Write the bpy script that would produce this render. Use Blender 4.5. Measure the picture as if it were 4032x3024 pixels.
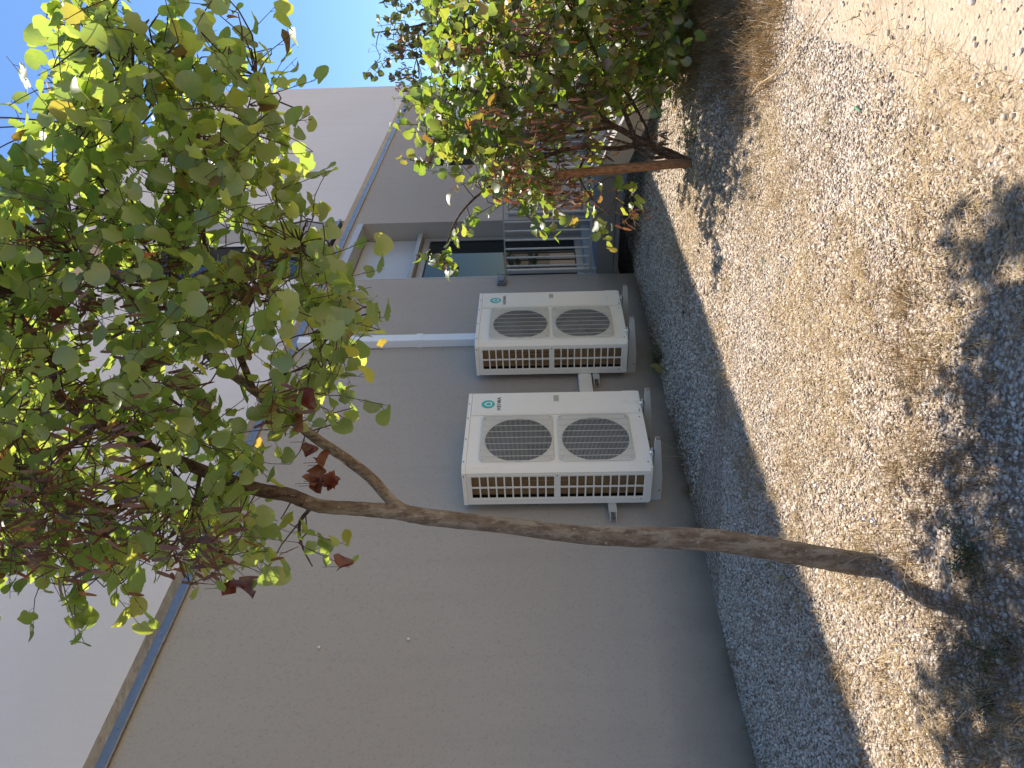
import bpy, math, random
import numpy as np
from mathutils import Vector, Matrix
random.seed(7); rng = np.random.default_rng(11)

for o in list(bpy.data.objects): bpy.data.objects.remove(o)
scene = bpy.context.scene
COL = scene.collection

# ------------------------------------------------------------------ camera
# X runs along the facade, Y into it, Z up.  The phone lay on its side: world up is the picture's left.
CZ = 1.45; FPX = 3028.5
YAW, PITCH, ROLL = 0.6175, 0.0347, -0.0181
_f = np.array([math.cos(YAW)*math.cos(PITCH), math.sin(YAW)*math.cos(PITCH), math.sin(PITCH)])
_r = np.array([math.sin(YAW), -math.cos(YAW), 0.0]); _u = np.cross(_r, _f)
CR = math.cos(ROLL)*_r + math.sin(ROLL)*_u
CU = -math.sin(ROLL)*_r + math.cos(ROLL)*_u
CF = _f
cam_d = bpy.data.cameras.new('camera'); cam = bpy.data.objects.new('camera', cam_d); COL.objects.link(cam)
ax, ay, az_ = -CU, CR, -CF
cam.matrix_world = Matrix(((ax[0], ay[0], az_[0], 0), (ax[1], ay[1], az_[1], 0), (ax[2], ay[2], az_[2], CZ), (0, 0, 0, 1)))
cam_d.sensor_fit = 'HORIZONTAL'; cam_d.sensor_width = 36.0; cam_d.lens = FPX/4032*36.0
cam_d.clip_start = 0.05; cam_d.clip_end = 2000
scene.camera = cam

# ------------------------------------------------------------------ light
SUN_AZ, SUN_EL = math.radians(20.0), math.radians(67.2)
world = bpy.data.worlds.new('World'); scene.world = world; world.use_nodes = True
wn = world.node_tree.nodes; wl = world.node_tree.links
sky = wn.new('ShaderNodeTexSky'); sky.sky_type = 'NISHITA'; sky.sun_disc = False
sky.sun_elevation = SUN_EL; sky.sun_rotation = math.pi/2 - SUN_AZ
sky.air_density = 1.0; sky.dust_density = 0.0; sky.ozone_density = 8.5
wl.new(sky.outputs[0], wn['Background'].inputs[0]); wn['Background'].inputs[1].default_value = 0.112
sd = bpy.data.lights.new('sun', 'SUN'); sd.energy = 5.0; sd.angle = math.radians(0.53); sd.color = (1.0, 0.91, 0.78)
sun = bpy.data.objects.new('sun', sd); COL.objects.link(sun)
SDIR = Vector((math.cos(SUN_EL)*math.cos(SUN_AZ), math.cos(SUN_EL)*math.sin(SUN_AZ), math.sin(SUN_EL)))
sun.rotation_euler = SDIR.to_track_quat('Z', 'Y').to_euler(); sun.location = (4, 2, 12)
scene.view_settings.view_transform = 'Standard'; scene.view_settings.look = 'None'
scene.view_settings.exposure = 0.80; scene.view_settings.gamma = 1.0
scene.cycles.max_bounces = 5; scene.cycles.diffuse_bounces = 3; scene.cycles.glossy_bounces = 3; scene.cycles.transmission_bounces = 4
scene.render.resolution_x = 1024; scene.render.resolution_y = 768

# ------------------------------------------------------------------ helpers
def px(x, y, depth):
    """a point of the place seen at photograph pixel (x, y), depth metres ahead"""
    d = CF + CR*((3024-y)-1512)/FPX - CU*(x-2016)/FPX
    p = d*depth; return np.array([p[0], p[1], p[2]+CZ])
def p2(x, y, depth): return px(x*1.8228, y*1.8228, depth)

def gz(x, y):
    """height of the ground"""
    x = np.asarray(x, float); y = np.asarray(y, float)
    t = np.clip(y, -1.0, 4.12)
    z = 0.0777*np.where(t > 0.3, t, 0.3 + 0.35*(t-0.3))
    z = z + 0.07*np.exp(-((x-5.9)/0.9)**2 - ((y-1.55)/0.5)**2)
    z = z + 0.012*np.sin(x*2.1+y*1.3)*np.sin(y*2.7-x*0.8)*np.clip((4.0-y), 0, 1)
    z = z + 0.006*np.sin(x*7.3-y*3.1)*np.sin(y*8.3+x*2.2)
    return z

class MB:
    """collects boxes, tubes and prisms into one mesh"""
    def __init__(s): s.v = []; s.f = []; s.smooth = False
    def add(s, vs, fs):
        b = len(s.v); s.v += [tuple(map(float, v)) for v in vs]; s.f += [tuple(b+i for i in f) for f in fs]; return s
    def box(s, x0, x1, y0, y1, z0, z1):
        return s.add([(x0,y0,z0),(x1,y0,z0),(x1,y1,z0),(x0,y1,z0),(x0,y0,z1),(x1,y0,z1),(x1,y1,z1),(x0,y1,z1)],
                     [(3,2,1,0),(4,5,6,7),(0,1,5,4),(1,2,6,5),(2,3,7,6),(3,0,4,7)])
    def prism(s, prof, axis, a, b):
        """closed 2-D profile pulled along an axis"""
        n = len(prof)
        def P(p, t):
            return {'x': (t, p[0], p[1]), 'y': (p[0], t, p[1]), 'z': (p[0], p[1], t)}[axis]
        return s.add([P(p, a) for p in prof]+[P(p, b) for p in prof],
                     [tuple(range(n))[::-1], tuple(range(n, 2*n))]+[(i, (i+1) % n, n+(i+1) % n, n+i) for i in range(n)])
    def tube(s, pts, rad, n=8, cap=True, wob=0.0):
        pts = [np.array(p, float) for p in pts]; rings = []
        ref = None
        for i, p in enumerate(pts):
            t = pts[min(i+1, len(pts)-1)]-pts[max(i-1, 0)]; t = t/(np.linalg.norm(t)+1e-9)
            if ref is None:
                ref = np.cross(t, (0.3, 0.5, 0.81)); ref /= np.linalg.norm(ref)
            ref = ref-t*np.dot(ref, t); ref /= np.linalg.norm(ref); b = np.cross(t, ref)
            r = rad[i] if hasattr(rad, '__len__') else rad
            rings.append([p+(ref*math.cos(2*math.pi*k/n)+b*math.sin(2*math.pi*k/n))*r*(1+wob*(random.random()-.5)) for k in range(n)])
        vs = [q for R in rings for q in R]; fs = []
        for i in range(len(pts)-1):
            for k in range(n): fs.append((i*n+k, i*n+(k+1) % n, (i+1)*n+(k+1) % n, (i+1)*n+k))
        if cap: fs += [tuple(range(n))[::-1], tuple(range((len(pts)-1)*n, len(pts)*n))]
        return s.add(vs, fs)
    def cyl(s, c, axis, r, h, n=16):
        a = {'x': (1,0,0), 'y': (0,1,0), 'z': (0,0,1)}[axis]
        c = np.array(c, float); return s.tube([c, c+np.array(a)*h], r, n)
    def build(s, name, material, parent=None, smooth=False, bevel=0.0):
        me = bpy.data.meshes.new(name); me.from_pydata(s.v, [], s.f); me.update()
        if smooth:
            me.polygons.foreach_set('use_smooth', [True]*len(me.polygons))
        o = bpy.data.objects.new(name, me); me.materials.append(material); COL.objects.link(o)
        if parent: o.parent = parent
        if bevel:
            m = o.modifiers.new('bevel', 'BEVEL'); m.width = bevel; m.segments = 2; m.limit_method = 'ANGLE'; m.angle_limit = math.radians(40)
        return o

def np_mesh(name, V, F, material, parent=None, smooth=False):
    V = np.asarray(V, np.float32); F = np.asarray(F, np.int32); k = F.shape[1]
    me = bpy.data.meshes.new(name); me.vertices.add(len(V)); me.vertices.foreach_set('co', V.ravel())
    me.loops.add(F.size); me.loops.foreach_set('vertex_index', F.ravel())
    me.polygons.add(len(F)); me.polygons.foreach_set('loop_start', np.arange(0, F.size, k, dtype=np.int32))
    me.polygons.foreach_set('loop_total', np.full(len(F), k, np.int32))
    if smooth: me.polygons.foreach_set('use_smooth', np.ones(len(F), bool))
    me.update(calc_edges=True); me.validate()
    o = bpy.data.objects.new(name, me); me.materials.append(material); COL.objects.link(o)
    if parent: o.parent = parent
    return o

def tag(o, label=None, category=None, group=None, kind=None):
    if label: o['label'] = label
    if category: o['category'] = category
    if group: o['group'] = group
    if kind: o['kind'] = kind
    return o
def empty(name, loc, label, category, group=None):
    o = bpy.data.objects.new(name, None); COL.objects.link(o); o.location = loc; o.empty_display_size = 0.1
    tag(o, label, category, group); return o

# ------------------------------------------------------------------ materials
class NT:
    def __init__(s, name):
        s.m = bpy.data.materials.new(name); s.m.use_nodes = True; s.t = s.m.node_tree; s.n = s.t.nodes; s.l = s.t.links
        s.b = s.n['Principled BSDF']; s.out = s.n['Material Output']
    def node(s, typ, **kw):
        nd = s.n.new(typ)
        for k, v in kw.items():
            if k in nd.inputs: nd.inputs[k].default_value = v
            else: setattr(nd, k, v)
        return nd
    def link(s, a, b): s.l.new(a, b); return s
    def pos(s): return s.node('ShaderNodeNewGeometry').outputs['Position']
    def obj(s): return s.node('ShaderNodeTexCoord').outputs['Object']
    def noise(s, scale, detail=4, rough=.6, vec=None, dist=0.0):
        nd = s.node('ShaderNodeTexNoise', Scale=scale, Detail=detail, Roughness=rough, Distortion=dist)
        s.l.new(vec if vec is not None else s.pos(), nd.inputs['Vector']); return nd.outputs['Fac']
    def ramp(s, fac, stops, interp='LINEAR'):
        nd = s.node('ShaderNodeValToRGB'); cr = nd.color_ramp; cr.interpolation = interp
        while len(cr.elements) < len(stops): cr.elements.new(0.5)
        for e, (p, c) in zip(cr.elements, stops):
            e.position = p; e.color = (*c, 1) if len(c) == 3 else c
        s.l.new(fac, nd.inputs[0]); return nd.outputs[0]
    def mix(s, fac, a, b, typ='MIX'):
        nd = s.node('ShaderNodeMix', data_type='RGBA', blend_type=typ)
        for sock, v in ((nd.inputs[0], fac), (nd.inputs[6], a), (nd.inputs[7], b)):
            if hasattr(v, 'is_output'): s.l.new(v, sock)
            elif isinstance(v, (int, float)): sock.default_value = v
            else: sock.default_value = (*v, 1)
        return nd.outputs[2]
    def math(s, op, a, b=0.0):
        nd = s.node('ShaderNodeMath', operation=op)
        for sock, v in ((nd.inputs[0], a), (nd.inputs[1], b)):
            if hasattr(v, 'is_output'): s.l.new(v, sock)
            else: sock.default_value = v
        return nd.outputs[0]
    def color(s, c):
        if hasattr(c, 'is_output'): s.l.new(c, s.b.inputs['Base Color'])
        else: s.b.inputs['Base Color'].default_value = (*c, 1)
        return s
    def rough(s, r):
        if hasattr(r, 'is_output'): s.l.new(r, s.b.inputs['Roughness'])
        else: s.b.inputs['Roughness'].default_value = r
        return s
    def set(s, k, v): s.b.inputs[k].default_value = v; return s
    def bump(s, h, strength=.3, dist=.01):
        nd = s.node('ShaderNodeBump', Strength=strength, Distance=dist); s.l.new(h, nd.inputs['Height']); s.l.new(nd.outputs[0], s.b.inputs['Normal']); return s

M = {}
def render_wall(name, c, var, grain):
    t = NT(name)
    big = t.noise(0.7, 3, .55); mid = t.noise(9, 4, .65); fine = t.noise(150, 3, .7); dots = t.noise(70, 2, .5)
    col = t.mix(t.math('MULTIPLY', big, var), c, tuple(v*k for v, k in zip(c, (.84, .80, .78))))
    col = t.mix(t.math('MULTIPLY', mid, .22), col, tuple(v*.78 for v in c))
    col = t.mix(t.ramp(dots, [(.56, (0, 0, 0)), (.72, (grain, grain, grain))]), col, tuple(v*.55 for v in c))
    # rain streaks, and splash dirt with the shade at the wall foot painted in
    mp = t.node('ShaderNodeMapping'); mp.inputs['Scale'].default_value = (7, 7, .35); t.link(t.pos(), mp.inputs[0])
    st = t.noise(1.0, 4, .6, mp.outputs[0])
    col = t.mix(t.ramp(st, [(.52, (0, 0, 0)), (.78, (.22, .22, .22))]), col, tuple(v*.7 for v in c))
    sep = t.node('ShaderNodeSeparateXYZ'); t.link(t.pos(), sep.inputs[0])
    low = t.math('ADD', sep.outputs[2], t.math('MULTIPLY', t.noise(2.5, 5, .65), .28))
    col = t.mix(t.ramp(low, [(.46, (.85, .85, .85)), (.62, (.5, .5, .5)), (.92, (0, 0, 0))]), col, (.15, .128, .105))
    t.color(col).rough(.93).set('Specular IOR Level', .2)
    t.bump(t.math('ADD', fine, t.math('MULTIPLY', mid, .5)), .35, .004); return t.m
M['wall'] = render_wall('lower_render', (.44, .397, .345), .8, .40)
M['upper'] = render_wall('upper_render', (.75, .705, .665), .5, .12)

def plain(name, c, r=.5, metal=0, noise_amt=.0, nscale=8, bump=0, bscale=60, spec=.5):
    t = NT(name)
    if noise_amt:
        n = t.noise(nscale, 5, .65); t.color(t.mix(t.math('MULTIPLY', n, noise_amt), c, tuple(v*.45 for v in c)))
        rr = t.math('ADD', t.math('MULTIPLY', n, .25), r-.12); t.rough(rr)
    else: t.color(c).rough(r)
    t.set('Metallic', metal).set('Specular IOR Level', spec)
    if bump: t.bump(t.noise(bscale, 4, .6), bump, .004)
    return t.m
def enamel(name, c):
    t = NT(name); n = t.noise(3.5, 4, .6); f = t.noise(38, 4, .7)
    col = t.mix(t.math('MULTIPLY', n, .22), c, (c[0]*.80, c[1]*.77, c[2]*.70))
    col = t.mix(t.ramp(f, [(.60, (0, 0, 0)), (.80, (.30, .30, .30))]), col, (.42, .38, .31))
    t.color(col).rough(t.math('ADD', t.math('MULTIPLY', n, .18), .26)).bump(t.noise(4.5, 2, .5), .08, .02); return t.m
M['enamel'] = enamel('unit_enamel', (.90, .845, .75))
M['enamel_side'] = enamel('unit_enamel_side', (.86, .82, .745))
M['grille'] = plain('grille_plastic', (.72, .70, .64), .4)
M['bracket'] = plain('bracket_paint', (.56, .545, .50), .42, 0, .25, 12)
M['recess'] = plain('recess_tan', (.46, .415, .34), .5)  # plain tan back of the handle recess
M['dark'] = plain('dark_interior', (.006, .006, .008), .6)
M['fan'] = plain('fan_blade', (.018, .018, .022), .5)
M['black'] = plain('black_print', (.015, .015, .015), .5)
M['white_print'] = plain('white_print', (.80, .82, .80), .45)
M['teal'] = plain('teal_print', (.045, .47, .40), .45)
M['screw'] = plain('screw_steel', (.13, .12, .11), .45, .6)
M['bolt'] = plain('bolt_zinc', (.75, .76, .78), .25, 1.0)
M['rubber'] = plain('rubber', (.03, .03, .032), .8)
M['pvc'] = plain('duct_pvc', (.78, .785, .79), .38, 0, .10, 5)
M['frame'] = plain('window_aluminium', (.30, .285, .26), .38, .2, .15, 6)
M['panel'] = plain('spandrel_panel', (.42, .415, .41), .38, .1, .15, 4)
M['white_frame'] = plain('white_frame', (.74, .74, .73), .4)
M['rail'] = plain('railing_paint', (.42, .45, .46), .38, .25, .2, 14)
M['conc'] = plain('concrete', (.40, .375, .34), .9, 0, .45, 5, .4, 70)
M['conc_dark'] = plain('shaded_concrete', (.20, .195, .19), .85, 0, .45, 5, .4, 70)  # darker copy of the concrete: the landing's shade is in its colour
M['grey_box'] = plain('grey_plastic', (.16, .18, .20), .45)
M['glass'] = plain('dark_glass', (.008, .012, .013), .015, 0, spec=.3)
M['snail'] = plain('snail_shell', (.75, .70, .60), .4)
M['foil'] = plain('foil', (.85, .86, .88), .18, 1.0, bump=.5, bscale=120)
M['green_plastic'] = plain('green_plastic', (.11, .24, .14), .5)
def galv():
    t = NT('galvanised'); n = t.noise(26, 4, .7); m = t.noise(5, 4, .7)
    t.color(t.mix(t.math('MULTIPLY', n, .55), (.30, .31, .325), (.14, .13, .12)))
    t.set('Metallic', .75); t.rough(t.math('ADD', t.math('MULTIPLY', m, .3), .25)); t.bump(t.noise(9, 4, .6), .55, .02); return t.m
M['galv'] = galv()
def coil():
    t = NT('coil_fins'); sep = t.node('ShaderNodeSeparateXYZ'); t.link(t.pos(), sep.inputs[0])
    n = t.noise(7, 3, .6)
    t.color(t.mix(n, (.62, .40, .19), (.34, .20, .09))); t.set('Metallic', .25).rough(.45); return t.m
M['coil'] = coil()

def bark(name, base, dark, pale):
    t = NT(name); mp = t.node('ShaderNodeMapping'); mp.inputs['Scale'].default_value = (1, 1, .32); t.link(t.pos(), mp.inputs[0])
    a = t.noise(42, 6, .75, mp.outputs[0], .2); b = t.noise(30, 6, .68, mp.outputs[0], .15); c = t.noise(55, 4, .6)
    col = t.mix(t.ramp(a, [(.38, (0, 0, 0)), (.62, (1, 1, 1))]), dark, base)
    col = t.mix(t.ramp(b, [(.47, (0, 0, 0)), (.58, (.85, .85, .85))]), col, pale)
    col = t.mix(t.ramp(c, [(.64, (0, 0, 0)), (.68, (.8, .8, .8))]), col, (.40, .37, .31))
    t.color(col).rough(.9).set('Specular IOR Level', .2); t.bump(t.math('ADD', a, t.math('MULTIPLY', b, .35)), .9, .012); return t.m
M['bark'] = bark('bark', (.235, .180, .130), (.125, .088, .062), (.31, .265, .205))
M['bark_red'] = bark('bark_red', (.115, .070, .050), (.048, .028, .021), (.17, .125, .095))
M['twig'] = plain('twig', (.085, .050, .036), .8, 0, .4, 30)
def wood():
    t = NT('stake_wood'); mp = t.node('ShaderNodeMapping'); mp.inputs['Scale'].default_value = (1, 1, .07); t.link(t.pos(), mp.inputs[0])
    g = t.noise(90, 5, .7, mp.outputs[0]); t.color(t.ramp(g, [(.35, (.15, .065, .03)), (.6, (.40, .20, .095)), (.8, (.50, .29, .15))])).rough(.8).bump(g, .6, .006); return t.m
M['wood'] = wood()

def leaf_mat(name, single, stops, trans, gloss=.06, tmix=.52):
    t = NT(name); t.n.remove(t.b)
    if single: r = t.node('ShaderNodeObjectInfo').outputs['Random']
    else: r = t.node('ShaderNodeNewGeometry').outputs['Random Per Island']
    base = t.ramp(r, stops); blotch = t.noise(32, 4, .65); blotch2 = t.noise(90, 3, .6)
    rf = t.mix(t.ramp(blotch, [(.50, (0, 0, 0)), (.70, (.5, .5, .5))]), base, (.17, .155, .03))
    rf = t.mix(t.ramp(blotch2, [(.66, (0, 0, 0)), (.75, (.5, .5, .5))]), rf, (.10, .052, .02))
    tr = t.mix(1.0, rf, trans, 'MULTIPLY')
    d = t.node('ShaderNodeBsdfDiffuse'); tl = t.node('ShaderNodeBsdfTranslucent'); g = t.node('ShaderNodeBsdfGlossy', Roughness=.42)
    t.link(rf, d.inputs[0]).link(tr, tl.inputs[0]); g.inputs[0].default_value = (.9, .93, .95, 1)
    m1 = t.node('ShaderNodeMixShader', Fac=tmix); t.link(d.outputs[0], m1.inputs[1]).link(tl.outputs[0], m1.inputs[2])
    m2 = t.node('ShaderNodeMixShader', Fac=gloss); t.link(m1.outputs[0], m2.inputs[1]).link(g.outputs[0], m2.inputs[2])
    t.link(m2.outputs[0], t.out.inputs[0]); return t.m
GREENS = [(0.0, (.078, .112, .042)), (.30, (.108, .148, .052)), (.55, (.138, .175, .060)), (.84, (.168, .195, .066)), (.96, (.180, .180, .055)), (.985, (.13, .085, .03)), (1.0, (.07, .028, .02))]
OLIVE = [(0.0, (.060, .098, .028)), (.35, (.085, .125, .030)), (.60, (.12, .145, .038)), (.82, (.17, .165, .05)), (.94, (.17, .125, .048)), (1.0, (.10, .045, .025))]
DARKG = [(0.0, (.040, .060, .022)), (.5, (.060, .082, .026)), (.8, (.085, .095, .032)), (1.0, (.09, .05, .025))]
LT = (4.8, 4.8, 2.0)
M['leaf1'] = leaf_mat('leaf_single', True, GREENS, LT); M['leafm'] = leaf_mat('leaf_mass', False, GREENS, LT)
M['leaf1b'] = leaf_mat('leaf_single_olive', True, OLIVE, (3.9, 4.1, 1.8), .07); M['leafmb'] = leaf_mat('leaf_mass_olive', False, OLIVE, (3.9, 4.1, 1.8), .07)
M['leaf1c'] = leaf_mat('leaf_single_dark', True, DARKG, (2.0, 2.2, 1.4), .06, .4); M['leafmc'] = leaf_mat('leaf_mass_dark', False, DARKG, (2.0, 2.2, 1.4), .06, .4)
M['pod'] = leaf_mat('seed_pod', False, [(0, (.060, .022, .014)), (.45, (.105, .044, .024)), (.85, (.18, .075, .038)), (1, (.04, .018, .013))], (2.4, 1.7, 1.3), .05, .3)
M['dead'] = leaf_mat('dead_leaf', True, [(0, (.10, .022, .018)), (.6, (.16, .035, .022)), (1, (.20, .07, .03))], (1.6, 1.2, 1.0), .05, .3)
M['straw'] = leaf_mat('straw', False, [(0, (.32, .23, .125)), (.35, (.48, .36, .20)), (.75, (.60, .47, .28)), (1, (.22, .15, .08))], (1.3, 1.2, 1.0), .04, .25)
M['strawdark'] = leaf_mat('brown_grass', False, [(0, (.13, .080, .038)), (.5, (.24, .15, .07)), (.9, (.36, .24, .11)), (1, (.10, .07, .03))], (1.3, 1.2, 1.0), .03, .25)
M['weed'] = leaf_mat('weed', False, [(0, (.045, .070, .028)), (1, (.085, .115, .050))], (2.2, 2.4, 1.5), .04, .4)
M['yellow'] = leaf_mat('yellow_leaf', True, [(0, (.34, .30, .10)), (1, (.42, .34, .14))], (1.4, 1.3, 1.0), .05, .4)

def pebble_mat():
    t = NT('pebble'); r = t.node('ShaderNodeNewGeometry').outputs['Random Per Island']
    c = t.ramp(r, [(0, (.29, .22, .16)), (.25, (.50, .415, .335)), (.65, (.66, .575, .48)), (.92, (.78, .71, .62)), (1, (.20, .15, .115))])
    n = t.noise(180, 4, .6); t.color(t.mix(t.math('MULTIPLY', n, .3), c, (.26, .20, .15))).rough(.9).set('Specular IOR Level', .25).bump(n, .4, .003); return t.m
M['pebble'] = pebble_mat()
def ground_mat():
    t = NT('ground_soil'); sep = t.node('ShaderNodeSeparateXYZ'); t.link(t.pos(), sep.inputs[0])
    v = t.node('ShaderNodeTexVoronoi', Scale=62); t.link(t.pos(), v.inputs['Vector'])
    v2 = t.node('ShaderNodeTexVoronoi', Scale=140); t.link(t.pos(), v2.inputs['Vector'])
    sepc = t.node('ShaderNodeSeparateColor'); t.link(v.outputs['Color'], sepc.inputs[0])
    stone = t.ramp(sepc.outputs[0], [(0, (.26, .205, .155)), (.35, (.46, .39, .325)), (.7, (.58, .51, .44)), (1, (.68, .62, .55))])
    gap = t.ramp(v.outputs['Distance'], [(.35, (0, 0, 0)), (.62, (1, 1, 1))])
    grav = t.mix(t.math('MULTIPLY', gap, .75), stone, (.17, .115, .07))
    n1 = t.noise(3.2, 6, .7); n2 = t.noise(45, 5, .75); n3 = t.noise(240, 3, .7)
    sand = t.mix(n2, (.52, .43, .325), (.38, .30, .215)); sand = t.mix(t.ramp(n3, [(.45, (0, 0, 0)), (.75, (.6, .6, .6))]), sand, (.61, .53, .43)); sand = t.mix(t.ramp(t.noise(95, 4, .7), [(.60, (0, 0, 0)), (.72, (.7, .7, .7))]), sand, (.30, .22, .16))
    edge = t.math('ADD', sep.outputs[1], t.math('MULTIPLY', t.math('SUBTRACT', n1, .5), .9))
    xs = t.math('SUBTRACT', 2.0, t.math('MULTIPLY', sep.outputs[0], 1.0))
    e2 = t.math('ADD', edge, t.math('MAXIMUM', xs, 0.0))
    f = t.ramp(e2, [(.62, (1, 1, 1)), (.86, (0, 0, 0))])
    col = t.mix(f, grav, sand)
    dirt = t.ramp(t.noise(1.6, 5, .7), [(.50, (0, 0, 0)), (.72, (.6, .6, .6))])
    col = t.mix(dirt, col, (.30, .215, .13))
    t.color(col).rough(.95).set('Specular IOR Level', .15)
    h = t.math('ADD', t.math('MULTIPLY', t.math('SUBTRACT', 1.0, v.outputs['Distance']), 1.0), t.math('MULTIPLY', n2, .5))
    t.bump(h, .8, .012); return t.m
M['ground'] = ground_mat()
M['hill'] = plain('dry_hill', (.30, .23, .13), .95, 0, .6, .15)

# ------------------------------------------------------------------ ground
def axis(lo, a, b, hi, step):
    left = a-np.geomspace(step, a-lo, 26)[::-1]; right = b+np.geomspace(step, hi-b, 26)
    return np.concatenate([left, np.arange(a, b+1e-6, step), right])
gx = axis(-320, -1.5, 11.5, 320, .05); gy = axis(-320, -1.0, 4.5, 320, .05)
GX, GY = np.meshgrid(gx, gy); GZ = gz(GX, GY) + np.where((GX > -1.5) & (GX < 11.5), rng.normal(0, .0025, GX.shape), 0)
nx, ny = len(gx), len(gy); idx = np.arange(nx*ny).reshape(ny, nx)
F = np.stack([idx[:-1, :-1], idx[:-1, 1:], idx[1:, 1:], idx[1:, :-1]], -1).reshape(-1, 4)
tag(np_mesh('ground', np.stack([GX.ravel(), GY.ravel(), GZ.ravel()], 1), F, M['ground'], smooth=True), kind='structure')
# low dry rise far beyond the corner of the building
hx = np.linspace(60, 300, 40); hy = np.linspace(-140, 160, 50); HX, HY = np.meshgrid(hx, hy)
HZ = -1.0 + 13*np.clip((HX-60)/160, 0, 1)**1.2*(.8+.2*np.sin(HY*.05)*np.cos(HX*.03)) + rng.normal(0, .15, HX.shape)
idx = np.arange(40*50).reshape(50, 40); F = np.stack([idx[:-1, :-1], idx[:-1, 1:], idx[1:, 1:], idx[1:, :-1]], -1).reshape(-1, 4)
tag(np_mesh('hill', np.stack([HX.ravel(), HY.ravel(), HZ.ravel()], 1), F, M['hill'], smooth=True), kind='structure')

# ------------------------------------------------------------------ building
YW = 4.12; YU = 4.06
XL, XR = -9.0, 16.32
R1 = (7.95, 9.54, .55, 3.76); R2 = (11.7, 13.0, .55, 3.2)
bld = empty('building', (0, 0, 0), 'grey rendered two storey building with recessed doors and a galvanised drip strip', 'building')
w = MB()
w.box(XL, R1[0], YW, 4.7, -.4, 3.90).box(R1[1], R2[0], YW, 4.7, .50, 3.90).box(R2[1], XR, YW, 4.7, -.4, 3.90)
w.box(R1[0], R1[1], YW, 4.7, R1[3], 3.90).box(R2[0], R2[1], YW, 4.7, R2[3], 3.90)
w.box(R1[0], R1[1], YW, 4.7, .50, R1[2]).box(R2[0], R2[1], YW, 4.7, -.4, R2[2])
w.box(R1[0], R1[1], 4.40, 4.7, R1[2], R1[3]).box(R2[0], R2[1], 4.40, 4.7, R2[2], R2[3])
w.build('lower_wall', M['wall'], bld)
RU = (7.90, 9.52, 4.02, 7.15)
w = MB()
w.box(XL, RU[0], YU, 4.69, 3.98, 8.2).box(RU[1], XR+.02, YU, 4.69, 3.98, 8.2).box(RU[0], RU[1], YU, 4.69, RU[3], 8.2)
w.box(RU[0], RU[1], 4.38, 4.69, 3.98, RU[3])
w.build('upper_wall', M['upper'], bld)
m = MB(); m.box(XL, XR-.01, 4.71, 13, .52, 8.19).box(XL, R1[0], 4.71, 13, -.4, .519).box(R2[0], XR-.01, 4.71, 13, -.4, .519).box(R1[0], R2[0], 6.5, 13, -.4, .519); m.build('rear_wall', M['upper'], bld)  # void left open under the wall at the landing, added to deepen the dark
MB().box(XL-.02, XR+.05, 4.03, 13.03, 8.202, 8.33).build('roof_coping', M['galv'], bld)
# drip strip between the storeys: lapped lengths of folded galvanised sheet with rivets
prof = [(4.063, 3.979), (4.098, 3.935), (4.092, 3.872), (4.096, 3.866), (4.119, 3.868), (4.119, 3.979)]
x = XL; k = 0
while x < XR:
    x1 = min(x+2.02, XR+.01); dy = -.0025*(k % 2)
    s = MB().prism([(a+dy, b-dy*.5) for a, b in prof], 'x', x, x1+.03).build('flashing_strip', M['galv'], bld)
    for q in ((x+.06), (x+.75), (x+1.42)):
        if -1 < q < 15: MB().cyl((q, 4.0985+dy, 3.905), 'y', .009, -.007, 8).build('rivet', M['galv'], s)
    x += 2.0; k += 1
# thin corner beads on the edges of the recess
MB().box(R1[0]-.012, R1[0]+.004, YW-.004, 4.40, R1[2], R1[3]).build('corner_bead', M['panel'], bld)
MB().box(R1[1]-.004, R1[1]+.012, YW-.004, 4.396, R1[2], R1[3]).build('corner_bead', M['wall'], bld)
MB().box(R1[0], R1[1], YW-.003, 4.39, R1[3]-.02, R1[3]+.06).build('lintel', M['panel'], bld)
def glazed(x0, x1, z0, z1, y, sill_z, top_panel, fr, name, handle=True, fw=.085):
    if top_panel:
        MB().box(x0+.005, x1-.005, y+.03, y+.06, sill_z+.06, top_panel).build('spandrel_panel', M['panel'], bld)
        MB().box(x0+.004, x1-.03, y-.10, y+.055, sill_z, sill_z+.055).build('transom', fr, bld, bevel=.004)
    m = MB()
    m.box(x0+.006, x0+fw, y, y+.05, z0, z1).box(x1-fw, x1-.006, y, y+.05, z0, z1)
    m.box(x0+fw, x1-fw, y, y+.05, z1-fw, z1).box(x0+fw, x1-fw, y, y+.05, z0, z0+fw*1.1)
    d = m.build(name, fr, bld, bevel=.004)
    MB().box(x0+fw, x1-fw, y+.018, y+.03, z0+fw*1.1, z1-fw).build('pane', M['glass'], d)
    g = MB(); a, b, c, e = x0+fw, x1-fw, z0+fw*1.1, z1-fw
    g.box(a, a+.014, y+.008, y+.0178, c, e).box(b-.014, b, y+.008, y+.0178, c, e).box(a+.014, b-.014, y+.008, y+.0178, c, c+.014).box(a+.014, b-.014, y+.008, y+.0178, e-.014, e)
    g.build('glazing_bead', M['rubber'], d)
    if handle:
        h = MB(); h.box(x0+.03, x0+.06, y-.012, y-.001, 1.78, 1.96); h.tube([(x0+.045, y-.012, 1.9), (x0+.045, y-.05, 1.9), (x0+.17, y-.055, 1.895)], .010, 8); h.build('handle', M['black'], d, smooth=True)
    return d
glazed(8.03, 9.50, .86, 2.94, 4.33, 2.945, 3.73, M['frame'], 'door')
MB().box(R1[0], R1[1], 4.2, 4.40, R1[2], .86).build('threshold', M['conc'], bld)
glazed(11.74, 12.96, .86, 3.15, 4.33, 0, 0, M['frame'], 'door')
dd = glazed(7.98, 9.46, 4.10, 7.10, 4.31, 0, 0, M['white_frame'], 'window', False, .10)
MB().box(7.99, 9.45, 4.26, 4.33, 5.18, 5.27).build('rail', M['white_frame'], dd)
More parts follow.
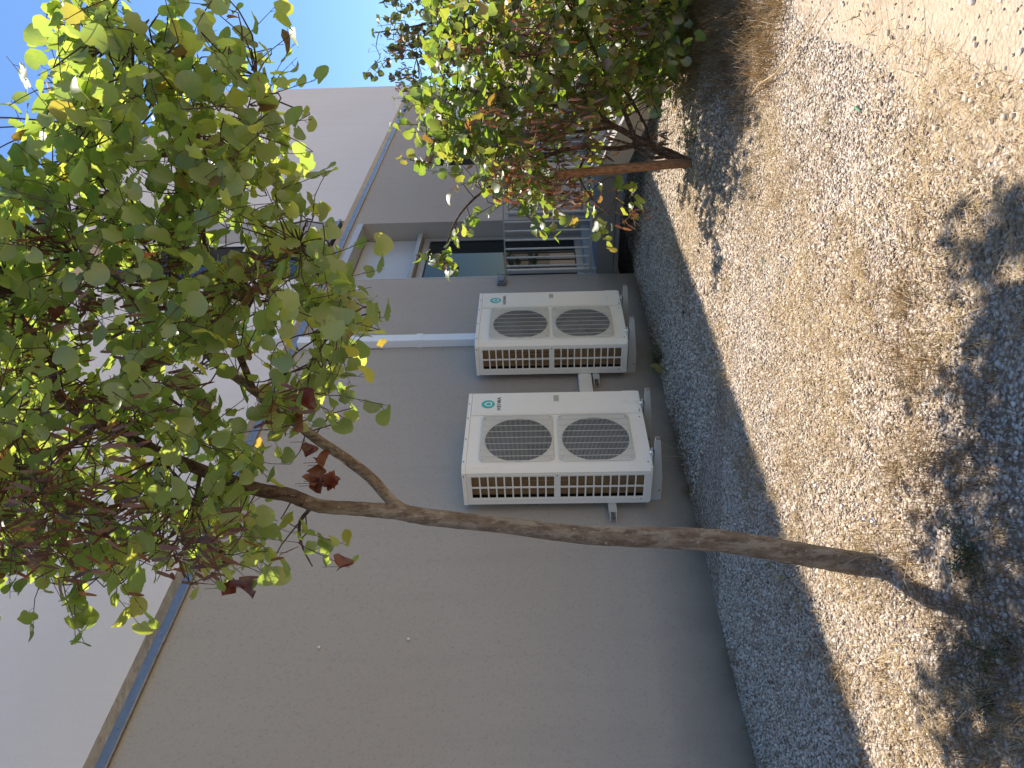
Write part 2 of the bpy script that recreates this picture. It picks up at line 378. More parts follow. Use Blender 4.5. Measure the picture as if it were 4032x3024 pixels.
MB().box(RU[0]+.002, RU[1]-.002, 4.03, 4.37, 4.022, 4.05).build('sill', M['galv'], bld)
MB().box(13.6, 15.2, 4.102, 4.121, 1.0, 2.9).build('access_panel', M['panel'], bld, bevel=.004)
MB().box(10.0, 10.9, 4.108, 4.1195, .95, 1.75).build('access_panel', M['wall'], bld, bevel=.004)

# ------------------------------------------------------------------ things on the wall
t = empty('cable_duct', (6.51, YW, 2.03), 'white vertical cable duct running up the wall above the farther heat pump', 'duct')
def child(m, name, mat, par, **kw):
    """parts are modelled in world coordinates: move them into their parent's frame"""
    l = Vector(par.location)
    m.v = [(a-l.x, b-l.y, c-l.z) for a, b, c in m.v]; return m.build(name, mat, par, **kw)
child(MB().box(6.458, 6.573, 4.032, 4.1185, 1.70, 2.64), 'duct_length', M['pvc'], t, bevel=.006)
child(MB().box(6.458, 6.573, 4.032, 4.1185, 2.641, 3.861), 'duct_length', M['pvc'], t, bevel=.006)
child(MB().box(6.453, 6.578, 4.026, 4.1185, 2.60, 2.665), 'coupling', M['pvc'], t, bevel=.004)
t = empty('cable_duct', (6.51, YU, 3.99), 'white vertical cable duct on the upper wall behind the tree crown', 'duct')
child(MB().box(6.458, 6.573, 3.975, 4.0585, 3.99, 5.55), 'duct_length', M['pvc'], t, bevel=.006)
child(MB().box(6.44, 6.59, 3.965, 4.0585, 5.55, 5.66), 'end_cap', M['pvc'], t, bevel=.006)
t = empty('pipe_duct', (5.5, YW, .96), 'cream horizontal pipe duct joining the two heat pumps low on the wall', 'duct')
child(MB().box(4.6, 6.6, 4.05, 4.1185, .965, 1.085), 'duct_length', M['enamel'], t, bevel=.006)
child(MB().box(4.6, 6.6, 4.044, 4.0495, .975, 1.075), 'lid', M['enamel'], t, bevel=.002)
t = empty('wall_socket', (7.80, YW, 1.80), 'small dark grey socket box on the wall left of the recessed door', 'socket')
child(MB().box(7.715, 7.875, 4.075, 4.1185, 1.795, 1.90), 'housing', M['grey_box'], t, bevel=.008)
child(MB().box(7.73, 7.86, 4.05, 4.0745, 1.815, 1.885), 'flap', M['grey_box'], t, bevel=.008)
t = empty('junction_box', (7.6, YW, 3.47), 'small white junction box high on the wall left of the recess', 'box')
child(MB().box(7.54, 7.665, 4.07, 4.1185, 3.46, 3.56), 'housing', M['white_frame'], t, bevel=.008)
child(MB().box(7.55, 7.655, 4.06, 4.0695, 3.47, 3.55), 'lid', M['white_frame'], t, bevel=.003)
for sx, sz, lb in ((2.964, 2.861, 'tiny white snail on the grey wall, nearer to the drip strip'), (3.022, 2.302, 'tiny white snail on the grey wall, lower of the two')):
    m = MB(); pts = []; rad = []
    for i in range(22):
        a = i*.62; r = .0085*(1-i/24); pts.append((sx+r*math.cos(a), 4.111-.004*(i/22), sz+r*math.sin(a))); rad.append(.0052*(1-i/30))
    m.tube(pts, rad, 6); tag(m.build('snail', M['snail'], smooth=True), lb, 'snail', 'snails on the wall')

# ------------------------------------------------------------------ heat pumps
UW, UH, UD = .897, 1.378, .344
def square_hole(m, cx, cz, x0, x1, z0, z1, r, y, n=48):
    """a flat plate with a round opening, made of quads between circle and rectangle"""
    inn, out = [], []
    for k in range(n):
        a = 2*math.pi*(k+.5)/n; c, s = math.cos(a), math.sin(a); inn.append((cx+r*c, y, cz+r*s))
        tx = ((x1-cx) if c > 0 else (x0-cx))/c if abs(c) > 1e-6 else 1e9
        tz = ((z1-cz) if s > 0 else (z0-cz))/s if abs(s) > 1e-6 else 1e9
        tt = min(tx, tz); out.append((cx+tt*c, y, cz+tt*s))
    cs = [(x1, y, z1), (x0, y, z1), (x0, y, z0), (x1, y, z0)]
    vs = inn+out; fs = [(k, n+k, n+(k+1) % n, (k+1) % n) for k in range(n)]
    for c in cs:   # corner triangles
        best = min(range(n), key=lambda k: (out[k][0]+out[(k+1) % n][0]-2*c[0])**2+(out[k][2]+out[(k+1) % n][2]-2*c[2])**2)
        vs.append(c); fs.append((n+best, len(vs)-1, n+(best+1) % n))
    m.add(vs, fs)
def rounded_rect(x0, x1, z0, z1, r, n=6):
    pts = []
    for cx, cz, a0 in ((x1-r, z1-r, 0), (x0+r, z1-r, 90), (x0+r, z0+r, 180), (x1-r, z0+r, 270)):
        for i in range(n+1):
            a = math.radians(a0+90*i/n); pts.append((cx+r*math.cos(a), cz+r*math.sin(a)))
    return pts
GR = [(.050, .588, .702, 1.252), (.046, .584, .118, .668)]
FC = [(.305, .968, .252), (.305, .388, .252)]
def heat_pump(loc, label):
    t = empty('heat_pump', loc, label, 'heat pump', 'heat pumps on the wall')
    Y = 0.0
    # casing: bottom, back, right side, chamfered left front corner, front plate with two fan openings
    m = MB()
    m.box(-.028, UW, UD-.004, UD, .012, 1.345).box(UW-.004, UW, .004, UD-.0045, .012, 1.345).box(-.028, UW, .004, UD-.0045, 0, .0115)
    m.prism([(0.002, 0), (-.030, .036), (-.028, .040), (.004, .004)], 'z', .012, 1.345)
    m.box(-.030, -.026, .040, .058, .012, 1.345)
    square_hole(m, FC[0][0], FC[0][1], .002, .604, .685, 1.345, FC[0][2], Y)
    square_hole(m, FC[1][0], FC[1][1], .002, .604, .0, .685, FC[1][2], Y)
    m.build('casing', M['enamel'], t)
    # louvred side
    s = MB(); xs0, xs1 = -.0305, -.0255
    y0g, y1g = .073, .279
    s.box(xs0, xs1, .0585, y0g, .012, 1.345).box(xs0, xs1, y1g, UD-.0005, .012, 1.345)
    for z0, z1 in ((.012, .058), (.661, .708), (1.310, 1.345)): s.box(xs0, xs1, y0g, y1g, z0, z1)
    for zb in (.058, .708):
        for k in range(1, 10):
            z = zb+.0602*k; s.box(xs0+.0003, xs1, y0g, y1g, z-.0055, z+.0055)
        s.box(xs0-.0003, xs1, .169, .184, zb, zb+.602)
    # raised frames round the two louvre fields
    for zb in (.058, .708):
        for a, b, c, d in ((y0g-.018, y0g-.012, zb-.018, zb+.620), (y1g+.012, y1g+.018, zb-.018, zb+.620)): s.box(xs0-.003, xs0, a, b, c, d)
        for c in (zb-.018, zb+.614): s.box(xs0-.003, xs0, y0g-.012, y1g+.012, c, c+.006)
    s.build('side_grille', M['enamel_side'], t)
    c = MB()
    for k in range(212):
        z = .05+k*.006; c.box(-.012, .028, .075, .262, z, z+.0026)
    for k in range(6): c.cyl((.020, .085+k*.036, .03), 'z', .005, 1.29, 6)
    c.build('coil', M['coil'], t)
    MB().box(.030, .034, .045, UD-.006, .013, 1.344).build('partition', M['dark'], t)
    # top cover
    tc = MB(); tc.prism([(.003, -.004), (UW+.004, -.004), (UW+.004, UD+.004), (-.034, UD+.004), (-.034, .035)], 'z', 1.346, UH)
    tc.build('top_cover', M['enamel'], t, bevel=.005)
    # service panel, proud of the front
    sp = MB(); sp.box(.606, UW-.002, -.006, .0035, .002, 1.3445)
    sp = sp.build('service_panel', M['enamel'], t, bevel=.003)
    b = MB(); b.box(.622, UW-.014, -.0085, -.0062, 1.315, 1.319).box(.622, .626, -.0085, -.0062, .17, 1.315); b.build('rib', M['enamel'], sp)
    cv = MB(); r = rounded_rect(.716, UW-.004, .004, .158, .03)
    cv.prism([(p[0], p[1]) for p in r], 'y', -.0105, -.0062); cv.build('valve_cover', M['enamel'], sp, bevel=.0015)
    for cx, cz, rr in ((.745, .121, .012), (.750, .048, .018)):
        kb = MB(); kb.cyl((cx, -.0106, cz), 'y', rr, -.004, 16).cyl((cx, -.0148, cz), 'y', rr*.6, -.003, 12); kb.build('knob', M['enamel'], sp)
    MB().box(.612, .700, -.0095, -.0062, .004, .052).build('corner_plate', M['enamel'], sp, bevel=.001)
    hr = MB(); hx0, hx1, hz0, hz1 = .768, .850, .648, .690
    hr.box(hx0-.006, hx0, -.010, -.0062, hz0-.006, hz1+.006).box(hx1, hx1+.006, -.010, -.0062, hz0-.006, hz1+.006).box(hx0, hx1, -.010, -.0062, hz0-.006, hz0).box(hx0, hx1, -.010, -.0062, hz1, hz1+.006)
    hr.build('handle_recess', M['enamel'], sp)
    MB().box(hx0, hx1, -.0068, -.0062, hz0, hz1).build('recess_back', M['recess'], sp)
    # emblem: disc with an open house
    ex, ez = .744, 1.214
    em = MB().cyl((ex, -.0063, ez), 'y', .0535, -.0012, 40).build('emblem', M['teal'], sp)
    hs = MB(); A = [(-.028, -.022), (-.028, .008), (0, .034), (.028, .008), (.028, -.022)]; Bq = [(-.018, -.016), (-.018, .004), (0, .021), (.018, .004), (.018, -.016)]
    for i in range(4):
        q = [A[i], A[i+1], Bq[i+1], Bq[i]]; hs.prism([(ex+p[0], ez+p[1]) for p in q], 'y', -.0087, -.0076)
    hs.prism([(ex-.024, ez-.031), (ex+.024, ez-.031), (ex+.028, ez-.022), (ex+.014, ez-.020), (ex-.014, ez-.020), (ex-.028, ez-.022)], 'y', -.0087, -.0076)
    hs.build('house_mark', M['white_print'], em)
    # HEIWA lettering
    L = MB(); th = .0062; zb_, hgt = 1.112, .030
    def stroke(a, b2):
        a = np.array(a); b2 = np.array(b2); d = (b2-a)/np.linalg.norm(b2-a); nrm = np.array([-d[1], d[0]])*th/2
        q = [a+nrm, b2+nrm, b2-nrm, a-nrm]; L.prism([(p[0], p[1]) for p in q], 'y', -.0074, -.0062)
    def at(x, zf): return (x, zb_+hgt*zf)
    x0 = .668
    stroke(at(x0, 0), at(x0, 1)); stroke(at(x0+.024, 0), at(x0+.024, 1)); stroke(at(x0+.003, .5), at(x0+.021, .5))
    x1 = x0+.040; stroke(at(x1, 0), at(x1, 1))
    for zf in (.1, .5, .9): stroke(at(x1+.003, zf), at(x1+.019, zf))
    x2 = x1+.034; stroke(at(x2, 0), at(x2, 1))
    x3 = x2+.015; w4 = .0105
    for i in range(4): stroke(at(x3+w4*i, 1 if i % 2 == 0 else .04), at(x3+w4*(i+1), .04 if i % 2 == 0 else 1))
    x4 = x3+4*w4+.006; stroke(at(x4, 0), at(x4+.014, 1)); stroke(at(x4+.014, 1), at(x4+.028, 0))
    L.build('lettering', M['black'], sp)
    # fans behind their guards
    for (cx, cz, rr), (gx0, gx1, gz0, gz1) in zip(FC, GR):
        sh = MB(); n = 48; ring = [(cx+rr*math.cos(2*math.pi*(k+.5)/n), cz+rr*math.sin(2*math.pi*(k+.5)/n)) for k in range(n)]
        sh.add([(p[0], .0005, p[1]) for p in ring]+[(cx+(p[0]-cx)*.97, .13, cz+(p[1]-cz)*.97) for p in ring]+[(cx, .15, cz)],
               [(k, (k+1) % n, n+(k+1) % n, n+k) for k in range(n)]+[(n+k, n+(k+1) % n, 2*n) for k in range(n)])
        sh = sh.build('fan_shroud', M['dark'], t, smooth=True)
        fn = MB(); fn.cyl((cx, .05, cz), 'y', .055, .05, 24)
        for bl in range(3):
            a0 = 2*math.pi*bl/3+.4; vs, fs = [], []
            for i in range(7):
                a = a0+math.radians(95)*i/6
                for r_ in (.05, .14, .232): vs.append((cx+r_*math.cos(a), .045+.055*i/6*(.5+r_*2), cz+r_*math.sin(a)))
            for i in range(6):
                for j in range(2): fs.append((3*i+j, 3*i+j+1, 3*i+j+4, 3*i+j+3))
            fn.add(vs, fs)
        fn.build('fan', M['fan'], t, smooth=True)
        g = MB(); fr = rounded_rect(gx0, gx1, gz0, gz1, .045, 8)
        g.tube([(p[0], -.010, p[1]) for p in fr]+[(fr[0][0], -.010, fr[0][1])], .004, 6, False)
        nw = 56
        for i in range(nw):
            z = gz0+.012+(gz1-gz0-.024)*i/(nw-1); inset = 0
            for zc in (gz0+.045, gz1-.045):
                dz = (zc-z) if zc < (gz0+gz1)/2 else (z-zc)
                if dz > 0: inset = .045-math.sqrt(max(.045**2-dz*dz, 0))
            g.box(gx0+.004+inset, gx1-.004-inset, -.0175, -.0125, z-.0010, z+.0010)
        for i in range(7):
            xx = gx0+.055+(gx1-gx0-.11)*i/6; g.box(xx-.0016, xx+.0016, -.0122, -.0085, gz0+.004, gz1-.004)
        for a, b2 in ((gx0+.022, gz0+.022), (gx1-.022, gz0+.022), (gx0+.022, gz1-.022), (gx1-.022, gz1-.022)): g.cyl((a, -.001, b2), 'y', .006, -.018, 8)
        g.build('fan_guard', M['grille'], t)
    # screws
    def screw(x, y, z, ax_): MB().cyl((x, y, z), ax_, .0052, -.003, 10).build('screw', M['screw'], t)
    for sx in (.054, .313, .570, .756): screw(sx, -.0042, 1.364, 'y')
    for sx, sz in ((.030, .030), (.560, .030), (.620, .022), (.640, .022)): screw(sx, -.0002 if sx < .6 else -.0098, sz, 'y')
    for sy, sz in ((.062, 1.364), (.066, .685), (.30, .070)): screw(-.0345 if sz > 1.3 else -.0306, sy, sz, 'x')
    # feet
    for fx in (.10, .70):
        MB().box(fx-.035, fx+.035, -.045, UD+.01, -.010, -.0005).build('foot', M['bracket'], t)
    return t
U1 = (4.175, 3.695, .643); U2 = (5.868, 3.695, .643)
heat_pump(U1, 'white heat pump with two fans, the larger nearer one beside the tree trunk')
heat_pump(U2, 'white heat pump with two fans, the farther one under the vertical white duct')

def wall_bracket(loc, label):
    t = empty('wall_bracket', loc, label, 'bracket', 'brackets under the heat pumps')
    yw = YW-loc[1]-.002
    for fx in (.10, .70):
        m = MB(); th = .0032; hw = .022
        # tapered U-channel arm, open at its tip
        for sx in (fx-hw, fx+hw-th):
            m.prism([(-.158, -.020), (-.158, -.056), (.20, -.094), (yw, -.100), (yw, -.020)], 'x', sx, sx+th)
        m.prism([(-.158, -.020), (yw, -.020), (yw, -.0232), (-.158, -.0232)], 'x', fx-hw+th, fx+hw-th)
        m.build('arm', M['bracket'], t)
        l = MB(); l.box(fx-hw, fx-hw+th, yw-.045, yw-.0005, -.0195, .33).box(fx+hw-th, fx+hw, yw-.045, yw-.0005, -.0195, .33).box(fx-hw+th, fx+hw-th, yw-.045, yw-.042, -.0195, .33); l.build('upright', M['bracket'], t)
        for fy in (-.03, .33):
            p = MB(); p.cyl((fx, fy, -.0198), 'z', .020, .0095, 14); p.build('rubber_pad', M['rubber'], t, smooth=False)
            b = MB(); b.cyl((fx, fy, -.0005 if 0 < fy < .3 else 0.0), 'z', .015, .004, 14).cyl((fx, fy, .004), 'z', .009, .008, 6).cyl((fx, fy, .012), 'z', .0045, .012, 8)
            if fy < 0: b.build('bolt', M['bolt'], t)
        MB().cyl((fx-hw, yw-.1, -.08), 'x', .006, -.004, 8).build('screw', M['screw'], t)
    r = MB(); r.box(-.12, UW+.10, yw-.075, yw-.072, .25, .31).box(-.12, UW+.10, yw-.072, yw-.046, .25, .253).box(-.12, UW+.10, yw-.072, yw-.046, .307, .31)
    r.build('rail', M['bracket'], t)
    for ez_ in (.254, .298): MB().box(-.16, -.118, yw-.071, yw-.003, ez_, ez_+.008).build('rail_end', M['bracket'], t)
    MB().cyl((-.14, yw-.03, .2625), 'z', .008, .018, 8).build('screw', M['screw'], t)
    return t
wall_bracket(U1, 'cream steel wall bracket carrying the nearer heat pump')
wall_bracket(U2, 'cream steel wall bracket carrying the farther heat pump')

# ------------------------------------------------------------------ landing, steps, railings
LX0, LX1, LY = 7.95, 9.75, 2.84
t = empty('landing', (LX0, LY, .57), 'concrete landing slab in front of the recessed door', 'landing')
child(MB().box(LX0, LX1, LY, YW-.004, .575, .765), 'slab', M['conc_dark'], t, bevel=.01)
child(MB().box(LX0-.004, LX0+.03, LY+.01, YW-.006, .525, .573), 'drip_edge', M['conc_dark'], t)
t = empty('steps', (LX0, 1.4, .1), 'flight of concrete steps coming down from the landing, behind the bushy tree', 'steps')
for sx in (LX0, LX1-.16):
    child(MB().prism([(LY-.003, .745), (LY-.003, .465), (1.46, -.10), (1.30, -.10), (1.30, .06), (1.40, .06)], 'x', sx, sx+.16), 'stringer', M['conc'], t, bevel=.008)
for k in range(4):
    y1 = LY-.005-.34*k; child(MB().box(LX0+.163, LX1-.163, y1-.36, y1, .765-.165*(k+1)-.06, .765-.165*(k+1)), 'step', M['conc'], t, bevel=.006)
def railing(x, label):
    t = empty('railing', (x, LY, .77), label, 'railing', 'railings of the landing')
    child(MB().box(x-.017, x+.017, LY+.03, YW-.008, 1.80, 1.814), 'top_rail', M['rail'], t, bevel=.003)
    child(MB().box(x-.02, x+.02, LY+.03, YW-.008, .82, .85), 'bottom_rail', M['rail'], t, bevel=.004)
    for y in np.arange(LY+.10, YW-.02, .1085):
        child(MB().cyl((x, y, .85), 'z', .0115, .95, 10), 'baluster', M['rail'], t, smooth=False)
    for y in (LY+.05, YW-.03): child(MB().box(x-.022, x+.022, y-.02, y+.02, .766, 1.7995), 'post', M['rail'], t)
    s = .476
    for nm, z in (('top_rail', 1.817), ('bottom_rail', .835)):
        m = MB(); a, b = (LY+.028, z), (1.42, z-s*(LY+.03-1.42)); m.prism([(a[0], a[1]-.017), (a[0], a[1]+.017), (b[0], b[1]+.017), (b[0], b[1]-.017)], 'x', x-.02, x+.02)
        child(m, nm, M['rail'], t, bevel=.003)
    for y in np.arange(1.46, LY, .1085):
        zz = .852-s*(LY+.03-y); child(MB().cyl((x, y, zz), 'z', .0095, .955, 10), 'baluster', M['rail'], t)
    return t
railing(LX0+.06, 'grey metal railing with thin upright bars on the near side of the landing')
railing(LX1-.06, 'grey metal railing with thin upright bars on the far side of the landing')

# ------------------------------------------------------------------ trees
def leaf_shape(seed, jag=.06, cup=.22):
    r = random.Random(seed)
    half = [(0, .0), (.17, -.11), (.40, -.11), (.55, .08), (.61, .34), (.57, .61), (.40, .83), (.18, .95), (0, .98)]
    right = [(x*(1+jag*(r.random()-.5)*2), y+jag*.5*(r.random()-.5)) for x, y in half[1:-1]]
    left = [(-x*(1+jag*(r.random()-.5)*2), y+jag*.5*(r.random()-.5)) for x, y in half[1:-1]]
    if r.random() < .45:
        i = r.randrange(2, 6); s = right if r.random() < .5 else left; s[i] = (s[i][0]*.62, s[i][1])
    mid = [(0, .02), (0, .34), (0, .66), (0, .97+.03*r.random())]
    tw = (r.random()-.5)*.3; bend = .10+.22*r.random(); wav = r.random()*6
    def z(x, y): return cup*x*x*1.6-bend*(y-.3)**2+tw*x*(y-.4)+.035*math.sin(wav+9*x+6*y)*abs(x)*2
    pts = mid+right+left; V = np.array([(x, y, z(x, y)) for x, y in pts])
    T = []
    def side(o, flip):
        c = [(0, o, o+1), (0, o+1, o+2), (0, o+2, 1), (o+2, o+3, 1), (1, o+3, 2), (o+3, o+4, 2), (o+4, o+5, 2), (2, o+5, 3), (o+5, o+6, 3)]
        for a, b, d in c: T.append((a, d, b) if flip else (a, b, d))
    side(4, False); side(11, True)
    return V, np.array(T)
LEAVES = [leaf_shape(100+i, .09 if i < 6 else .18, (.10, .22, .34)[i % 3]) for i in range(10)]
def pod_shape():
    V = np.array([(-.09, 0, 0), (.09, 0, .01), (.11, .45, .03), (-.11, .5, 0), (.07, .9, .05), (-.06, .88, .03), (0, 1.0, .06)])
    return V, np.array([(0, 1, 2), (0, 2, 3), (3, 2, 4), (3, 4, 5), (5, 4, 6)])
POD = pod_shape()
def frame_from(n, tip):
    n = n/np.linalg.norm(n); tip = tip-n*np.dot(n, tip); tip /= (np.linalg.norm(tip)+1e-9); x = np.cross(tip, n); return np.stack([x, tip, n], 1)
def inside(poly, x, y):
    c = False; j = len(poly)-1
    for i in range(len(poly)):
        xi, yi = poly[i]; xj, yj = poly[j]
        if (yi > y) != (yj > y) and x < (xj-xi)*(y-yi)/(yj-yi)+xi: c = not c
        j = i
    return c
def smooth_path(pts, n):
    pts = np.array(pts, float); t = np.linspace(0, len(pts)-1, n); out = []
    for q in t:
        i = min(int(q), len(pts)-2); f = q-i
        p0, p1, p2_, p3 = pts[max(i-1, 0)], pts[i], pts[i+1], pts[min(i+2, len(pts)-1)]
        out.append(.5*((2*p1)+(-p0+p2_)*f+(2*p0-5*p1+4*p2_-p3)*f*f+(-p0+3*p1-3*p2_+p3)*f**3))
    return np.array(out)
def limb_mesh(pts_r, n, sides, knob):
    """a limb: list of (point, radius) -> tube with knobbly surface"""
    P = smooth_path([np.append(p, r) for p, r in pts_r], n); m = MB()
    C, R = P[:, :3], np.abs(P[:, 3]); ph = random.random()*9; ref = None; vs = []; fs = []
    for i in range(n):
        tt = C[min(i+1, n-1)]-C[max(i-1, 0)]; tt = tt/(np.linalg.norm(tt)+1e-9)
        if ref is None: ref = np.cross(tt, (.31, .52, .8)); ref /= np.linalg.norm(ref)
        ref = ref-tt*np.dot(ref, tt); ref /= np.linalg.norm(ref); b = np.cross(tt, ref)
        for k in range(sides):
            a = 2*math.pi*k/sides; L = i/n*len(pts_r)
            d = 1+knob*(math.sin(3*a+ph+L*5)*math.sin(L*9+2*a)*.5+math.sin(5*a-L*13)*.25+(random.random()-.5)*.45)
            vs.append(C[i]+(ref*math.cos(a)+b*math.sin(a))*R[i]*d)
    for i in range(n-1):
        for k in range(sides): fs.append((i*sides+k, i*sides+(k+1) % sides, (i+1)*sides+(k+1) % sides, (i+1)*sides+k))
    fs += [tuple(range(sides))[::-1], tuple(range((n-1)*sides, n*sides))]
    m.add(vs, fs); return m, C

def grow(tree, limbs_c, sprays, size, mats, pods, npick, group_rng, twig_r=.0019, up=.55):
    """leafy sprays: each a bent twig from the nearest limb with leaves alternating along it"""
    leafs = []; tw = MB(); LC = np.concatenate(limbs_c); podv = []
    for (c, d, ln, nl) in sprays:
        c = np.array(c, float); d = np.array(d, float); d /= np.linalg.norm(d)
        a = c-d*ln*.5; e = c+d*ln*.5; mid = (a+e)/2+rng.normal(0, .03*ln, 3)+np.array([0, 0, .06*ln])
        near = LC[np.argmin(((LC-a)**2).sum(1))]
        path = []
        if np.linalg.norm(near-a) < .55:
            k = near*.45+a*.55+rng.normal(0, .03, 3); path = [near, k]
        P = smooth_path(path+[a, mid, e], 9 if path else 6); rr = np.linspace(twig_r*(1.8 if path else 1), twig_r*.45, len(P)); tw.tube(P, list(rr), 4, False)
        seg = smooth_path([a, mid, e], 20)
        for i in range(nl):
            q = (i+.6)/nl; p = seg[min(int(q*19), 19)]
            side = np.cross(d, (0, 0, 1)); side = side/(np.linalg.norm(side)+1e-6)*(1 if i % 2 else -1)
            out = side*.8+d*.45+rng.normal(0, .45, 3)+np.array([0, 0, -.35]); out /= np.linalg.norm(out)
            n = np.array([0, 0, up])+rng.normal(0, .52, 3)-out*.15
            tip = out+np.array([0, 0, -.55]); R = frame_from(n, tip)
            s = size*(.62+.55*rng.random()); base = p+out*s*.45
            tw.tube([p, (p+base)/2+np.array([0, 0, .006]), base], .0011*size/.1+.0003, 3, False)
            leafs.append((base, R, s, int(rng.integers(0, 10))))
    for c, r, n in pods:
        c = np.array(c, float); stem = c+np.array([0, 0, r*.9])
        for k in range(n):
            p = c+rng.normal(0, 1, 3)*np.array([r*.55, r*.55, r*.75]); s = size*(.75+.4*rng.random())
            tip = np.array([0, 0, -1.0])+rng.normal(0, .28, 3); nn = rng.normal(0, 1, 3); R = frame_from(nn, tip)
            podv.append((p+np.array([0, 0, s*.5]), R, s))
            if k % 3 == 0: tw.tube([stem, (stem+p)/2+rng.normal(0, .01, 3), p+np.array([0, 0, s*.5])], .0012, 3, False)
    tw.build('twigs', M['twig'], tree, smooth=True)['kind'] = 'stuff'
    # the leaves that show largest become parts of their own
    cp = np.array([0, 0, CZ])
    def score(L):
        v = L[0]-cp; z = v@CF
        if z < .3: return -1
        u, w = (v@CR)/z*FPX, -(v@CU)/z*FPX
        if abs(u) > 1540 or abs(w) > 2040: return -1
        return L[2]/z*(.3+abs(L[1][:, 2]@v)/np.linalg.norm(v))
    order = sorted(range(len(leafs)), key=lambda i: -score(leafs[i])); pick = set(order[:npick])
    meshes = []
    for V, T in LEAVES:
        me = bpy.data.meshes.new('leaf'); me.from_pydata(V.tolist(), [], T.tolist()); me.polygons.foreach_set('use_smooth', [True]*len(me.polygons)); me.materials.append(mats[0]); me.update(); meshes.append(me)
    VV, FF, off = [], [], 0
    for i, (b, R, s, k) in enumerate(leafs):
        if i in pick:
            o = bpy.data.objects.new('leaf', meshes[k]); COL.objects.link(o); o.parent = tree
            lb = b-np.array(tree.location); mm = R*s
            o.matrix_local = Matrix([[*mm[0], lb[0]], [*mm[1], lb[1]], [*mm[2], lb[2]], [0, 0, 0, 1]])
        else:
            V, T = LEAVES[k]; VV.append(V@(R.T)*s+b); FF.append(T+off); off += len(V)
    if VV:
        o = np_mesh('foliage', np.concatenate(VV)-np.array(tree.location), np.concatenate(FF), mats[1], tree, True); o['kind'] = 'stuff'
    if podv:
        VV, FF, off = [], [], 0
        for b, R, s in podv:
            V, T = POD; VV.append(V@(R.T)*s+b); FF.append(T+off); off += len(V)
        o = np_mesh('seed_pods', np.concatenate(VV)-np.array(tree.location), np.concatenate(FF), M['pod'], tree, False); o['kind'] = 'stuff'
    for m in [c for c in tree.children if c.name.startswith('twigs')]:
        co = np.empty(len(m.data.vertices)*3, np.float32); m.data.vertices.foreach_get('co', co); co = co.reshape(-1, 3)-np.array(tree.location, np.float32); m.data.vertices.foreach_set('co', co.ravel()); m.data.update()
def add_limb(tree, name, spec, n, sides, mat, knob=.12):
    """spec: (photo x, photo y, depth, width in photo px)"""
    pr = [(px(a, b, d), w/2/FPX*d) for a, b, d, w in spec]; m, C = limb_mesh(pr, n, sides, knob)
    l = np.array(tree.location); m.v = [tuple(np.array(v)-l) for v in m.v]; m.build(name, mat, tree, smooth=True); return C

# --- the near tree
base = np.array([2.12, 2.43, float(gz(2.12, 2.43))])
T1 = empty('redbud_tree', tuple(base), 'slim tree with mottled trunk and broad green crown before the nearer heat pump', 'tree')
b0 = base-np.array([0, 0, .10])
lc = []
trunk = [(3480, 2235, 3.12, 102), (3365, 2217, 3.12, 94), (3200, 2190, 3.12, 90), (2950, 2146, 3.12, 88), (2720, 2121, 3.11, 86), (2333, 2109, 3.1, 73), (2005, 2071, 3.09, 64), (1678, 2034, 3.08, 66), (1560, 2015, 3.07, 62), (1415, 2004, 3.06, 56), (1260, 1992, 3.05, 54), (1170, 1962, 3.04, 56)]
lc.append(add_limb(T1, 'trunk', trunk, 110, 22, M['bark'], .085))
mainb = [(1200, 1972, 3.03, 54), (1120, 1945, 3.02, 56), (994, 1922, 3.00, 54), (796, 1852, 2.94, 48), (650, 1789, 2.90, 44), (497, 1719, 2.86, 44), (384, 1665, 2.83, 42), (271, 1597, 2.80, 38), (222, 1540, 2.78, 34), (212, 1457, 2.76, 28), (181, 1375, 2.74, 22), (104, 1276, 2.70, 17), (40, 1150, 2.66, 12)]
lc.append(add_limb(T1, 'branch', mainb, 60, 12, M['bark_red'], .09))
brA = [(1600, 2010, 3.08, 40), (1545, 1976, 3.08, 44), (1445, 1868, 3.10, 44), (1326, 1782, 3.12, 42), (1240, 1723, 3.13, 40), (1127, 1636, 3.14, 38), (1010, 1545, 3.12, 36), (935, 1490, 3.10, 34), (868, 1446, 3.08, 32), (805, 1384, 3.06, 29), (741, 1321, 3.04, 27), (687, 1271, 3.00, 24), (651, 1208, 2.96, 18), (642, 1131, 2.94, 13), (600, 1010, 2.90, 8)]
lc.append(add_limb(T1, 'branch', brA, 60, 12, M['bark'], .10))
brA2 = [(1000, 1540, 3.12, 26), (960, 1440, 3.06, 27), (908, 1321, 3.00, 26), (886, 1249, 2.96, 25), (859, 1195, 2.92, 23), (832, 1109, 2.88, 21), (815, 1000, 2.82, 19), (800, 900, 2.78, 17), (822, 780, 2.74, 15), (805, 560, 2.70, 13), (802, 480, 2.68, 12), (785, 358, 2.66, 11), (729, 285, 2.64, 9), (650, 260, 2.62, 6)]
lc.append(add_limb(T1, 'branch', brA2, 50, 10, M['bark_red'], .08))
